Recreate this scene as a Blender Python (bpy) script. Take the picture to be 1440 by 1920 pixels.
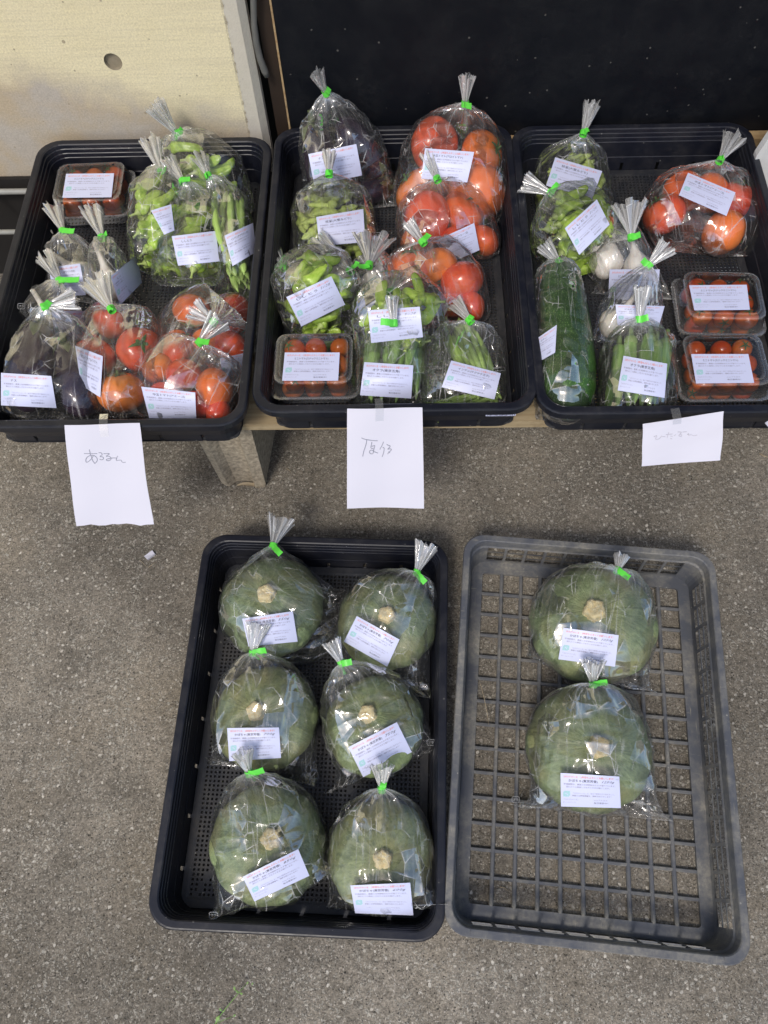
import bpy, math, random
import numpy as np
from mathutils import Vector, Matrix, noise as mnoise
from mathutils.bvhtree import BVHTree
random.seed(7); RNG = np.random.default_rng(7)
SC = bpy.context.scene
for _o in list(bpy.data.objects): bpy.data.objects.remove(_o)

# ------------------------------------------------------------------ camera, sky, sun, exposure
PITCH = math.radians(64.63); ROLL = math.radians(-3.23); FPX = 1442.0; CAMZ = 1.395
_F = np.array([0, math.cos(PITCH), -math.sin(PITCH)]); _R0 = np.array([1., 0, 0]); _U0 = np.cross(_R0, _F)
_R = math.cos(ROLL)*_R0 + math.sin(ROLL)*_U0; _U = -math.sin(ROLL)*_R0 + math.cos(ROLL)*_U0
cam = bpy.data.cameras.new('camera'); camo = bpy.data.objects.new('camera', cam); SC.collection.objects.link(camo)
camo.matrix_world = Matrix(((_R[0], _U[0], -_F[0], 0), (_R[1], _U[1], -_F[1], 0), (_R[2], _U[2], -_F[2], CAMZ), (0, 0, 0, 1)))
cam.sensor_fit = 'VERTICAL'; cam.sensor_height = 24.0; cam.lens = 24.0*FPX/1920.0
cam.clip_start = .02; cam.clip_end = 400; SC.camera = camo
W = bpy.data.worlds.new('World'); SC.world = W; W.use_nodes = True
wn = W.node_tree; wn.nodes.clear()
SUN_EL, SUN_AZ = 52.0, 205.0          # azimuth measured from +Y towards +X
sky = wn.nodes.new('ShaderNodeTexSky'); sky.sky_type = 'NISHITA'; sky.sun_disc = False
sky.sun_elevation = math.radians(SUN_EL); sky.sun_rotation = math.radians(SUN_AZ); sky.dust_density = 2.5; sky.air_density = 1.0; sky.ozone_density = 1.2
bg = wn.nodes.new('ShaderNodeBackground'); bg.inputs[1].default_value = .13
wo = wn.nodes.new('ShaderNodeOutputWorld'); wn.links.new(sky.outputs[0], bg.inputs[0]); wn.links.new(bg.outputs[0], wo.inputs[0])
sl = bpy.data.lights.new('sun', 'SUN'); sl.energy = 1.25; sl.angle = math.radians(13); sl.color = (1, .95, .88)
so = bpy.data.objects.new('sun', sl); SC.collection.objects.link(so)
_sd = Vector((math.sin(math.radians(SUN_AZ))*math.cos(math.radians(SUN_EL)), math.cos(math.radians(SUN_AZ))*math.cos(math.radians(SUN_EL)), math.sin(math.radians(SUN_EL))))
so.rotation_euler = _sd.to_track_quat('Z', 'Y').to_euler(); so.location = _sd*5
SC.view_settings.view_transform = 'Standard'; SC.view_settings.look = 'None'; SC.view_settings.exposure = 0.34; SC.view_settings.gamma = 1.0
SC.view_settings.use_curve_mapping = False
SC.render.engine = 'CYCLES'
SC.cycles.transparent_max_bounces = 28; SC.cycles.max_bounces = 9; SC.cycles.diffuse_bounces = 3; SC.cycles.glossy_bounces = 3; SC.cycles.transmission_bounces = 4
SC.cycles.caustics_reflective = False; SC.cycles.caustics_refractive = False; SC.cycles.sample_clamp_indirect = 6

# ------------------------------------------------------------------ helpers
COL = SC.collection
def ray(u, v): return _F + _R*(u-720)/FPX + _U*(960-v)/FPX
def at(u, v, z):
    d = ray(u, v); t = (z-CAMZ)/d[2]; return np.array([d[0]*t, d[1]*t, z])
def at_y(u, v, y):
    d = ray(u, v); t = y/d[1]; return np.array([d[0]*t, y, CAMZ+d[2]*t])
def px2m(u, v, z):                       # metres per photo pixel there
    p = at(u, v, z); return float(np.dot(p-np.array([0, 0, CAMZ]), _F))/FPX
def to_px(P):
    P = np.asarray(P, float)-np.array([0, 0, CAMZ]); d = P@_F
    return np.stack([720+FPX*(P@_R)/d, 960-FPX*(P@_U)/d], -1)
def mesh(name, V, Fc, mat=None, smooth=False, mats=None, midx=None):
    me = bpy.data.meshes.new(name); me.from_pydata([tuple(map(float, v)) for v in V], [], [tuple(int(i) for i in f) for f in Fc]); me.validate(); me.update()
    for m in (mats or ([mat] if mat else [])): me.materials.append(m)
    if midx is not None and len(midx) == len(me.polygons): me.polygons.foreach_set('material_index', midx)
    if smooth: me.polygons.foreach_set('use_smooth', [True]*len(me.polygons))
    return me
def link(name, me, parent=None, label=None, cat=None, group=None, kind=None, loc=None, mtx=None):
    o = bpy.data.objects.new(name, me); COL.objects.link(o)
    if parent is not None: o.parent = parent
    if label: o['label'] = label
    if cat: o['category'] = cat
    if group: o['group'] = group
    if kind: o['kind'] = kind
    if loc is not None: o.location = Vector([float(c) for c in loc])
    if mtx is not None: o.matrix_world = mtx
    return o
def empty(name, loc, label, cat, group=None, rz=0):
    o = link(name, None, None, label, cat, group, loc=loc); o.rotation_euler = (0, 0, rz); o.empty_display_size = .03; return o
def local(P, root):                      # world points -> coordinates of an unrotated root
    return np.asarray(P, float)-np.array(root.location)

class MB:
    def __init__(s): s.V = []; s.F = []; s.M = []
    def add(s, V, Fc, m=0):
        b = len(s.V); s.V += [tuple(map(float, v)) for v in V]; s.F += [tuple(b+i for i in f) for f in Fc]; s.M += [m]*len(Fc)
    def box(s, a, b, m=0):
        (x0, y0, z0), (x1, y1, z1) = a, b
        s.add([(x0,y0,z0),(x1,y0,z0),(x1,y1,z0),(x0,y1,z0),(x0,y0,z1),(x1,y0,z1),(x1,y1,z1),(x0,y1,z1)],
              [(0,3,2,1),(4,5,6,7),(0,1,5,4),(1,2,6,5),(2,3,7,6),(3,0,4,7)], m)
    def tube(s, P, R, n=8, m=0, caps=True):
        P = [np.array(p, float) for p in P]; R = list(R) if hasattr(R, '__len__') else [R]*len(P)
        V = []; up = np.array([0, 0, 1.])
        t0 = P[1]-P[0]; t0 /= np.linalg.norm(t0)+1e-12
        a = np.cross(t0, up);
        if np.linalg.norm(a) < .1: a = np.cross(t0, [1, 0, 0])
        a /= np.linalg.norm(a)
        for i, p in enumerate(P):
            t = P[min(i+1, len(P)-1)]-P[max(i-1, 0)]; t /= np.linalg.norm(t)+1e-12
            a = a-t*np.dot(a, t); a /= np.linalg.norm(a)+1e-12; b = np.cross(t, a)
            for k in range(n):
                th = 2*math.pi*k/n; V.append(p+(a*math.cos(th)+b*math.sin(th))*R[i])
        Fc = [(i*n+k, i*n+(k+1) % n, (i+1)*n+(k+1) % n, (i+1)*n+k) for i in range(len(P)-1) for k in range(n)]
        if caps: Fc += [tuple(range(n))[::-1], tuple((len(P)-1)*n+k for k in range(n))]
        s.add(V, Fc, m)
    def mesh(s, name, mats, smooth=False): return mesh(name, s.V, s.F, None, smooth, mats if isinstance(mats, (list, tuple)) else [mats], s.M)

# ------------------------------------------------------------------ materials
def mat(name):
    m = bpy.data.materials.new(name); m.use_nodes = True; nt = m.node_tree; nt.nodes.clear()
    out = nt.nodes.new('ShaderNodeOutputMaterial'); return m, nt, out
def N(nt, typ, ins=None, **kw):
    n = nt.nodes.new(typ)
    for k, v in kw.items(): setattr(n, k, v)
    for k, v in (ins or {}).items():
        if isinstance(v, bpy.types.NodeSocket): nt.links.new(v, n.inputs[k])
        else: n.inputs[k].default_value = v
    return n
def ramp(nt, fac, stops, interp='LINEAR'):
    r = N(nt, 'ShaderNodeValToRGB', {0: fac}); r.color_ramp.interpolation = interp
    e = r.color_ramp.elements
    while len(e) > 1: e.remove(e[-1])
    e[0].position = stops[0][0]; e[0].color = c4(stops[0][1])
    for p, c in stops[1:]:
        q = e.new(p); q.color = c4(c)
    return r.outputs[0]
def c4(c): return (c, c, c, 1) if not hasattr(c, '__len__') else (tuple(c)+(1,))[:4]
def mix(nt, f, a, b, mode='MIX'):
    n = nt.nodes.new('ShaderNodeMix'); n.data_type = 'RGBA'; n.blend_type = mode
    for s, v in ((n.inputs[0], f), (n.inputs[6], a), (n.inputs[7], b)):
        if isinstance(v, bpy.types.NodeSocket): nt.links.new(v, s)
        else: s.default_value = v if s.type == 'VALUE' else c4(v)
    return n.outputs[2]
def math_(nt, op, a, b=0.0, c=0.0, clamp=False):
    n = nt.nodes.new('ShaderNodeMath'); n.operation = op; n.use_clamp = clamp
    for i, v in enumerate((a, b, c)):
        if isinstance(v, bpy.types.NodeSocket): nt.links.new(v, n.inputs[i])
        else: n.inputs[i].default_value = v
    return n.outputs[0]
def coords(nt, scale=None, what='Object'):
    t = nt.nodes.new('ShaderNodeTexCoord'); o = t.outputs[what]
    if scale is not None: o = N(nt, 'ShaderNodeMapping', {'Vector': o, 'Scale': scale}).outputs[0]
    return o
def noise_(nt, vec, scale, detail=4, rough=.6, dist=0.0): return N(nt, 'ShaderNodeTexNoise', {'Vector': vec, 'Scale': scale, 'Detail': detail, 'Roughness': rough, 'Distortion': dist}).outputs[0]
def voro(nt, vec, scale, feature='F1', out='Distance', dims='3D', rnd=1.0):
    n = nt.nodes.new('ShaderNodeTexVoronoi'); n.feature = feature; n.voronoi_dimensions = dims
    nt.links.new(vec, n.inputs['Vector']); n.inputs['Scale'].default_value = scale; n.inputs['Randomness'].default_value = rnd
    return n.outputs[out]
def bump(nt, h, strength=.3, dist=.002): return N(nt, 'ShaderNodeBump', {'Height': h, 'Strength': strength, 'Distance': dist}).outputs[0]
def bsdf(nt, out, color, rough=.5, spec=.5, normal=None, coat=0.0, sss=0.0, extra=None):
    p = N(nt, 'ShaderNodeBsdfPrincipled', {})
    for k, v in {'Base Color': color if isinstance(color, bpy.types.NodeSocket) else c4(color), 'Roughness': rough, 'Specular IOR Level': spec, 'Coat Weight': coat}.items():
        if isinstance(v, bpy.types.NodeSocket): nt.links.new(v, p.inputs[k])
        else: p.inputs[k].default_value = v
    if normal is not None: nt.links.new(normal, p.inputs['Normal'])
    if sss: p.inputs['Subsurface Weight'].default_value = sss; p.inputs['Subsurface Scale'].default_value = .004; p.inputs['Subsurface Radius'].default_value = (1, .5, .3)
    for k, v in (extra or {}).items(): p.inputs[k].default_value = v
    nt.links.new(p.outputs[0], out.inputs[0]); return p
def simple(name, color, rough=.5, var=.15, scale=30, bs=0.0, spec=.5, coat=0.0, sss=0.0):
    m, nt, out = mat(name); co = coords(nt); n = noise_(nt, co, scale)
    c = mix(nt, n, [x*(1-var) for x in color], [min(1, x*(1+var)) for x in color])
    bsdf(nt, out, c, rough, spec, bump(nt, n, bs, .002) if bs else None, coat, sss); return m

M = {}
def m_ground():
    m, nt, out = mat('rough_concrete_ground'); co = coords(nt)
    big = noise_(nt, co, 2.2, 5, .6); mid = noise_(nt, co, 11, 5, .65); fine = noise_(nt, co, 95, 5, .75); fine2 = noise_(nt, co, 300, 3, .7)
    warm = noise_(nt, co, 5.5, 3, .5)
    base = mix(nt, ramp(nt, big, [(.35, 0), (.65, 1)]), (.160, .141, .113), (.262, .232, .186))
    base = mix(nt, ramp(nt, mid, [(.42, 0), (.66, .75)]), base, (.108, .097, .079))
    base = mix(nt, ramp(nt, warm, [(.5, 0), (.72, .55)]), base, (.275, .235, .175))
    g = ramp(nt, fine, [(.34, .66), (.5, 1.0), (.64, 1.34)])
    base = mix(nt, 1.0, base, g, 'MULTIPLY')
    g2 = ramp(nt, fine2, [(.35, .6), (.65, 1.4)])
    base = mix(nt, 1.0, base, g2, 'MULTIPLY')
    # pale aggregate chips, unevenly spread
    wob = N(nt, 'ShaderNodeMixRGB', {0: .006, 1: co, 2: N(nt, 'ShaderNodeTexNoise', {'Vector': co, 'Scale': 120}).outputs[1]}).outputs[0]
    v = voro(nt, wob, 120); cellc = voro(nt, wob, 120, out='Color')
    sep = N(nt, 'ShaderNodeSeparateColor', {0: cellc})
    pick = math_(nt, 'GREATER_THAN', math_(nt, 'ADD', sep.outputs[0], math_(nt, 'MULTIPLY', mid, .22)), .97)
    chip = math_(nt, 'MULTIPLY', pick, math_(nt, 'LESS_THAN', v, .33))
    base = mix(nt, chip, base, mix(nt, sep.outputs[1], (.32, .29, .25), (.58, .54, .46)))
    v2 = voro(nt, wob, 340); s2 = N(nt, 'ShaderNodeSeparateColor', {0: voro(nt, wob, 340, out='Color')})
    chip2 = math_(nt, 'MULTIPLY', math_(nt, 'GREATER_THAN', math_(nt, 'ADD', s2.outputs[0], math_(nt, 'MULTIPLY', big, .2)), .93), math_(nt, 'LESS_THAN', v2, .36))
    base = mix(nt, math_(nt, 'MULTIPLY', chip2, .8), base, (.46, .42, .36))
    dk = math_(nt, 'MULTIPLY', math_(nt, 'LESS_THAN', s2.outputs[1], .09), math_(nt, 'LESS_THAN', v2, .42))
    base = mix(nt, math_(nt, 'MULTIPLY', dk, .8), base, (.02, .018, .015))
    # worn patches where pale mortar shows in ragged clusters
    cl = noise_(nt, co, 17, 4, .65); rag = noise_(nt, co, 170, 4, .75, .6)
    worn = math_(nt, 'MULTIPLY', ramp(nt, cl, [(.44, 0), (.56, 1)]), ramp(nt, rag, [(.53, 0), (.58, 1)]))
    base = mix(nt, math_(nt, 'MULTIPLY', worn, .85), base, (.50, .465, .39))
    worn2 = ramp(nt, noise_(nt, co, 210, 3, .7, .4), [(.63, 0), (.69, .75)]); base = mix(nt, worn2, base, (.50, .47, .41))
    huge = noise_(nt, co, .9, 3, .5); base = mix(nt, 1.0, base, ramp(nt, huge, [(.36, .80), (.62, 1.24)]), 'MULTIPLY')
    h = math_(nt, 'ADD', math_(nt, 'MULTIPLY', fine, 1.0), math_(nt, 'MULTIPLY', math_(nt, 'ADD', chip, worn), .4))
    bsdf(nt, out, base, .93, .25, bump(nt, math_(nt, 'ADD', h, math_(nt, 'MULTIPLY', fine2, .4)), .9, .003)); return m
M['ground'] = m_ground()
def m_wall():
    m, nt, out = mat('cast_concrete_wall'); co = coords(nt)
    sx = N(nt, 'ShaderNodeSeparateXYZ', {0: co})
    n1 = noise_(nt, co, 9, 5, .6); n2 = noise_(nt, co, 60, 4, .65); n3 = noise_(nt, co, 300, 2, .6)
    hor = noise_(nt, coords(nt, (6, 6, 260)), 1, 2, .5)
    # cream above a ragged sloping line, grey below
    lim = math_(nt, 'ADD', sx.outputs[2], math_(nt, 'MULTIPLY', sx.outputs[0], .27))
    lim = math_(nt, 'ADD', lim, math_(nt, 'MULTIPLY', math_(nt, 'SUBTRACT', n1, .5), .16))
    f = ramp(nt, math_(nt, 'MULTIPLY', math_(nt, 'SUBTRACT', lim, .34), 7), [(0, 0), (.5, 1)])
    cream = mix(nt, n1, (.76, .67, .41), (.84, .76, .53)); grey = mix(nt, n2, (.42, .375, .31), (.55, .50, .43))
    tan = mix(nt, ramp(nt, n1, [(.4, 0), (.6, 1)]), grey, (.50, .41, .285))
    c = mix(nt, f, tan, cream)
    c = mix(nt, ramp(nt, hor, [(.45, 0), (.75, .22)]), c, (.42, .37, .28))
    c = mix(nt, 1.0, c, ramp(nt, n3, [(.3, .86), (.7, 1.1)]), 'MULTIPLY')
    for sc_, thr, rad, col in ((40, .955, .13, (.30, .25, .17)), (110, .95, .20, (.32, .27, .19))):
        v = voro(nt, co, sc_); s = N(nt, 'ShaderNodeSeparateColor', {0: voro(nt, co, sc_, out='Color')})
        pit = math_(nt, 'MULTIPLY', math_(nt, 'GREATER_THAN', s.outputs[0], thr), math_(nt, 'LESS_THAN', v, rad))
        c = mix(nt, math_(nt, 'MULTIPLY', pit, .75), c, col)
    # rough crumbled arris line near the right edge
    e = math_(nt, 'ABSOLUTE', math_(nt, 'ADD', math_(nt, 'ADD', sx.outputs[0], .036), math_(nt, 'MULTIPLY', math_(nt, 'SUBTRACT', n2, .5), .012)))
    c = mix(nt, math_(nt, 'MULTIPLY', math_(nt, 'LESS_THAN', e, .0028), ramp(nt, n2, [(.4, .8), (.6, .1)])), c, (.25, .21, .16))
    side = math_(nt, 'GREATER_THAN', math_(nt, 'ADD', sx.outputs[0], math_(nt, 'MULTIPLY', math_(nt, 'SUBTRACT', n2, .5), .012)), -.035)
    c = mix(nt, math_(nt, 'MULTIPLY', side, .8), c, mix(nt, n2, (.50, .47, .41), (.60, .57, .51)))
    h = math_(nt, 'ADD', n2, math_(nt, 'MULTIPLY', n3, .5))
    bsdf(nt, out, c, .85, .3, bump(nt, h, .35, .002)); return m
M['wall'] = m_wall()
M['plug'] = simple('mortar_plug', (.27, .23, .16), .9, .25, 90, .5)
def m_plastic(name, base, dust, amt, rough=.38, sc_=14, spec=.5):
    m, nt, out = mat(name); co = coords(nt); n = noise_(nt, co, sc_, 6, .65); n2 = noise_(nt, co, 130, 4, .7)
    scr = noise_(nt, coords(nt, (40, 4, 40)), 6, 4, .7); scr2 = noise_(nt, coords(nt, (4, 40, 40)), 6, 4, .7)
    f = math_(nt, 'MULTIPLY', ramp(nt, n, [(.42, 0), (.72, 1)]), ramp(nt, n2, [(.35, .3), (.65, 1)]))
    c = mix(nt, math_(nt, 'MULTIPLY', f, amt), base, dust)
    c = mix(nt, math_(nt, 'MULTIPLY', ramp(nt, math_(nt, 'MAXIMUM', scr, scr2), [(.64, 0), (.72, 1)]), amt*.6), c, dust)
    v = voro(nt, co, 190); s = N(nt, 'ShaderNodeSeparateColor', {0: voro(nt, co, 190, out='Color')})
    sp = math_(nt, 'MULTIPLY', math_(nt, 'GREATER_THAN', s.outputs[0], .982), math_(nt, 'LESS_THAN', v, math_(nt, 'MULTIPLY', s.outputs[1], .38)))
    c = mix(nt, math_(nt, 'MULTIPLY', sp, amt*1.1), c, (.30, .29, .26))
    r = mix(nt, f, rough, min(1, rough+.3))
    bsdf(nt, out, c, r, spec, bump(nt, n2, .12, .001)); return m
M['tray'] = m_plastic('black_tray_plastic', (.009, .0105, .018), (.085, .080, .075), .35, .33, 14, .42)
M['tray_floor'] = m_plastic('dusty_tray_floor_plastic', (.020, .022, .028), (.12, .11, .095), .5, .45, 14, .5)
M['crate'] = m_plastic('weathered_grey_plastic', (.085, .092, .108), (.36, .335, .27), .95, .5, 12)
M['panel'] = m_plastic('black_panel_plastic', (.004, .005, .008), (.03, .03, .03), .25, .5, 14, .22)
M['brown_steel'] = simple('dark_brown_steel', (.030, .019, .013), .55, .4, 12, .2)
M['gap'] = simple('recess_shade_black', (.010, .008, .007), .8, .4, 10)  # near-black colour that stands for the shade in recesses
M['wood'] = None
def m_wood(name, a, b):
    m, nt, out = mat(name); co = coords(nt, (1.2, 26, 26)); n = noise_(nt, co, 3, 6, .6, 1.2); n2 = noise_(nt, coords(nt), 40, 4, .6)
    c = mix(nt, ramp(nt, n, [(.35, 0), (.65, 1)]), a, b); c = mix(nt, ramp(nt, n2, [(.55, 0), (.8, .6)]), c, (.12, .085, .05))
    bsdf(nt, out, c, .75, .3, bump(nt, n, .3, .001)); return m
M['wood'] = m_wood('weathered_wood', (.30, .22, .12), (.46, .37, .23))
M['edge'] = m_wood('thin_wood_edge', (.34, .22, .11), (.45, .33, .18))
M['block'] = simple('porous_concrete_block', (.35, .30, .225), .95, 1.0, 130, 1.0, .2)
M['steel'] = simple('galvanised_steel', (.36, .36, .33), .5, .3, 40, .1)
M['hose'] = simple('grey_dusty_hose', (.13, .13, .12), .7, .25, 60)
M['white_board'] = simple('white_board', (.72, .73, .72), .5, .04, 8)
M['paper'] = simple('white_paper', (.64, .635, .715), .8, .02, 12)
M['label'] = simple('glossy_label_paper', (.64, .67, .88), .42, .015, 20)
M['ink_red'] = simple('red_orange_ink', (.80, .20, .13), .6, .05)
M['ink_dark'] = simple('dark_ink', (.10, .10, .16), .6, .05)
M['ink_soft'] = simple('grey_violet_ink', (.33, .32, .44), .6, .05)
M['ink_teal'] = simple('pale_teal_ink', (.38, .62, .66), .6, .35, 900)
M['pencil'] = simple('pencil_grey', (.31, .32, .39), .7, .1)
M['pencil_faint'] = simple('faint_pencil_grey', (.50, .49, .55), .7, .1)
M['print_white'] = simple('white_print', (.42, .43, .45), .5, .05)
m, nt, out = mat('green_tape'); n = noise_(nt, coords(nt), 160, 3, .6)
bsdf(nt, out, mix(nt, n, (.09, .62, .05), (.16, .80, .09)), .35, .5, bump(nt, n, .25, .002)); M['tape'] = m

# --- transparent film: clear, sharp-creased, whiter where it is gathered
def m_film(name, milky_base=.0):
    m, nt, out = mat(name)
    uv = coords(nt, what='UV'); gat = N(nt, 'ShaderNodeAttribute', {}, attribute_name='gather').outputs['Fac']
    geo = N(nt, 'ShaderNodeNewGeometry', {})
    w = N(nt, 'ShaderNodeTexNoise', {'Vector': uv, 'Scale': 22.0, 'Detail': 2.0})
    uvw = N(nt, 'ShaderNodeMixRGB', {0: .004, 1: uv, 2: w.outputs[1]}).outputs[0]
    st = N(nt, 'ShaderNodeMapping', {'Vector': uvw, 'Scale': (33, 14, 1)}).outputs[0]
    st2 = N(nt, 'ShaderNodeMapping', {'Vector': uvw, 'Scale': (22, 30, 1), 'Rotation': (0, 0, .7)}).outputs[0]
    pn = noise_(nt, uv, 13, 2, .5); patch = ramp(nt, pn, [(.42, 0), (.54, 1)])
    def tilt(vec, amp):
        c = voro(nt, vec, 1.0, out='Color', dims='2D')
        a = N(nt, 'ShaderNodeVectorMath', {0: c, 1: (-.5, -.5, -.5)}, operation='ADD').outputs[0]
        s = N(nt, 'ShaderNodeVectorMath', {0: a}, operation='SCALE'); nt.links.new(amp, s.inputs['Scale']); return s.outputs[0], c
    k1 = math_(nt, 'ADD', math_(nt, 'MULTIPLY', patch, .42), .10)
    t1, c1 = tilt(st, k1); t2, c2 = tilt(st2, math_(nt, 'MULTIPLY', k1, .8))
    a = N(nt, 'ShaderNodeVectorMath', {0: geo.outputs['Normal'], 1: t1}, operation='ADD').outputs[0]
    a = N(nt, 'ShaderNodeVectorMath', {0: a, 1: t2}, operation='ADD').outputs[0]
    nrm = N(nt, 'ShaderNodeVectorMath', {0: a}, operation='NORMALIZE').outputs[0]
    fr = N(nt, 'ShaderNodeFresnel', {'IOR': 1.5, 'Normal': nrm}).outputs[0]
    s1 = N(nt, 'ShaderNodeSeparateColor', {0: c1}).outputs[0]; s2 = N(nt, 'ShaderNodeSeparateColor', {0: c2}).outputs[1]
    pick = math_(nt, 'MAXIMUM', math_(nt, 'GREATER_THAN', s1, .74), math_(nt, 'GREATER_THAN', s2, .80))
    pick = math_(nt, 'MULTIPLY', pick, patch)
    fac = math_(nt, 'MINIMUM', math_(nt, 'MULTIPLY', fr, math_(nt, 'ADD', 1.1, math_(nt, 'MULTIPLY', pick, 7.5))), .55)
    gl = N(nt, 'ShaderNodeBsdfGlossy', {'Color': (1, 1, 1, 1), 'Roughness': .05, 'Normal': nrm})
    tr = N(nt, 'ShaderNodeBsdfTransparent', {'Color': (.992, .994, .994, 1)})
    clear = N(nt, 'ShaderNodeMixShader', {0: fac, 1: tr.outputs[0], 2: gl.outputs[0]})
    # white crease lines where cells meet: glints on the folds, painted in
    e1 = voro(nt, st, 1.0, 'DISTANCE_TO_EDGE', 'Distance', '2D'); e2 = voro(nt, st2, 1.0, 'DISTANCE_TO_EDGE', 'Distance', '2D')
    seg = ramp(nt, noise_(nt, uv, 34, 1, .4), [(.46, 0), (.62, 1)])
    l1 = ramp(nt, e1, [(.0, 1), (.030, 0)]); l2 = ramp(nt, e2, [(.0, 1), (.030, 0)])
    # fine white streaks running away from the tie, painted as pleat glints
    su = N(nt, 'ShaderNodeSeparateXYZ', {0: uvw}); wv = N(nt, 'ShaderNodeMapping', {'Vector': uv, 'Scale': (30, 5, 1)}).outputs[0]
    strand = N(nt, 'ShaderNodeMapping', {'Vector': uvw, 'Scale': (95, 5.5, 1)}).outputs[0]
    e3 = voro(nt, strand, 1.0, 'DISTANCE_TO_EDGE', 'Distance', '2D'); l3 = math_(nt, 'MULTIPLY', ramp(nt, e3, [(.0, 1), (.06, 0)]), ramp(nt, noise_(nt, wv, 1.7, 2, .5), [(.5, 0), (.62, 1)]))
    lines = math_(nt, 'MULTIPLY', math_(nt, 'MULTIPLY', math_(nt, 'MAXIMUM', l1, l2), seg), math_(nt, 'MULTIPLY', patch, .60))
    lines = math_(nt, 'ADD', lines, math_(nt, 'MULTIPLY', l3, .30))
    fib = noise_(nt, N(nt, 'ShaderNodeMapping', {'Vector': uv, 'Scale': (420, 6, 1)}).outputs[0], 1, 3, .6)
    g2 = math_(nt, 'MULTIPLY', gat, ramp(nt, fib, [(.36, .30), (.64, 1.15)]))
    wh = math_(nt, 'ADD', math_(nt, 'ADD', lines, g2), milky_base, clamp=True)
    df = N(nt, 'ShaderNodeBsdfDiffuse', {'Color': (.95, .95, .94, 1)}); tl = N(nt, 'ShaderNodeBsdfTranslucent', {'Color': (.95, .95, .94, 1)})
    gw = N(nt, 'ShaderNodeBsdfGlossy', {'Color': (1, 1, 1, 1), 'Roughness': .12})
    d1 = N(nt, 'ShaderNodeMixShader', {0: .30, 1: df.outputs[0], 2: tl.outputs[0]}); d2 = N(nt, 'ShaderNodeMixShader', {0: .15, 1: d1.outputs[0], 2: gw.outputs[0]})
    fin = N(nt, 'ShaderNodeMixShader', {0: wh, 1: clear.outputs[0], 2: d2.outputs[0]})
    nt.links.new(fin.outputs[0], out.inputs[0]); return m
M['film'] = m_film('clear_bag_film', .026)
def m_pet():
    m, nt, out = mat('clear_pet_plastic'); co = coords(nt); n = noise_(nt, co, 45, 3, .5)
    nb = bump(nt, n, .25, .002)
    fr = N(nt, 'ShaderNodeFresnel', {'IOR': 1.58, 'Normal': nb}).outputs[0]
    gat = N(nt, 'ShaderNodeAttribute', {}, attribute_name='gather').outputs['Fac']
    gl = N(nt, 'ShaderNodeBsdfGlossy', {'Color': (1, 1, 1, 1), 'Roughness': .05, 'Normal': nb}); tr = N(nt, 'ShaderNodeBsdfTransparent', {'Color': (.99, .992, .99, 1)})
    cl = N(nt, 'ShaderNodeMixShader', {0: math_(nt, 'MULTIPLY', fr, 1.0, clamp=True), 1: tr.outputs[0], 2: gl.outputs[0]})
    df = N(nt, 'ShaderNodeBsdfDiffuse', {'Color': (.8, .8, .8, 1)}); gw = N(nt, 'ShaderNodeBsdfGlossy', {'Color': (1, 1, 1, 1), 'Roughness': .12})
    dm = N(nt, 'ShaderNodeMixShader', {0: .5, 1: df.outputs[0], 2: gw.outputs[0]})
    fin = N(nt, 'ShaderNodeMixShader', {0: math_(nt, 'ADD', gat, .01, clamp=True), 1: cl.outputs[0], 2: dm.outputs[0]})
    nt.links.new(fin.outputs[0], out.inputs[0]); return m
M['pet'] = m_pet()

# --- produce
def rnd_info(nt): return N(nt, 'ShaderNodeObjectInfo', {}).outputs['Random']
def m_tomato(name, red, org, green_top=.0):
    m, nt, out = mat(name); co = coords(nt); n = noise_(nt, co, 1.6, 3, .5); r = rnd_info(nt); z = N(nt, 'ShaderNodeSeparateXYZ', {0: co}).outputs[2]
    f = math_(nt, 'ADD', math_(nt, 'MULTIPLY', r, .9), math_(nt, 'MULTIPLY', math_(nt, 'SUBTRACT', n, .5), .8), clamp=True)
    c = mix(nt, f, red, org)
    if green_top: c = mix(nt, ramp(nt, math_(nt, 'ADD', math_(nt, 'MULTIPLY', z, .8), math_(nt, 'MULTIPLY', n, .5)), [(.45, 0), (1.0, green_top)]), c, (.38, .30, .05))
    sp = voro(nt, co, 24); s = N(nt, 'ShaderNodeSeparateColor', {0: voro(nt, co, 24, out='Color')})
    c = mix(nt, math_(nt, 'MULTIPLY', math_(nt, 'LESS_THAN', sp, .16), math_(nt, 'MULTIPLY', s.outputs[0], .35)), c, (.75, .35, .18))
    bsdf(nt, out, c, .2, .5, bump(nt, noise_(nt, co, 5, 2, .5), .05, .02), .3, .12); return m
M['tomato'] = m_tomato('red_tomato_skin', (.74, .070, .028), (.86, .19, .035), .15)
M['tomato_pink'] = m_tomato('pink_red_tomato_skin', (.78, .11, .055), (.84, .18, .055), .05)
M['tomato_orange'] = m_tomato('orange_tomato_skin', (.88, .19, .033), (.88, .26, .045), .15)
M['cherry'] = m_tomato('cherry_tomato_skin', (.70, .075, .022), (.80, .21, .03), .15)
def m_green(name, a, b, scale=(60, 60, 60), rough=.35, spec=.5, vb=0.0, bs=.1, speck=None):
    m, nt, out = mat(name); co = coords(nt); n = noise_(nt, coords(nt, scale), 1, 4, .6); r = rnd_info(nt)
    c = mix(nt, ramp(nt, n, [(.3, 0), (.7, 1)]), a, b)
    c = mix(nt, 1.0, c, ramp(nt, r, [(0, .82), (1, 1.18)]), 'MULTIPLY')
    if speck:
        v = voro(nt, coords(nt, speck[0]), 1); c = mix(nt, math_(nt, 'MULTIPLY', ramp(nt, v, [(.15, 1), (.34, 0)]), speck[2]), c, speck[1])
    bsdf(nt, out, c, rough, spec, bump(nt, n, bs, .02)); return m
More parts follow.
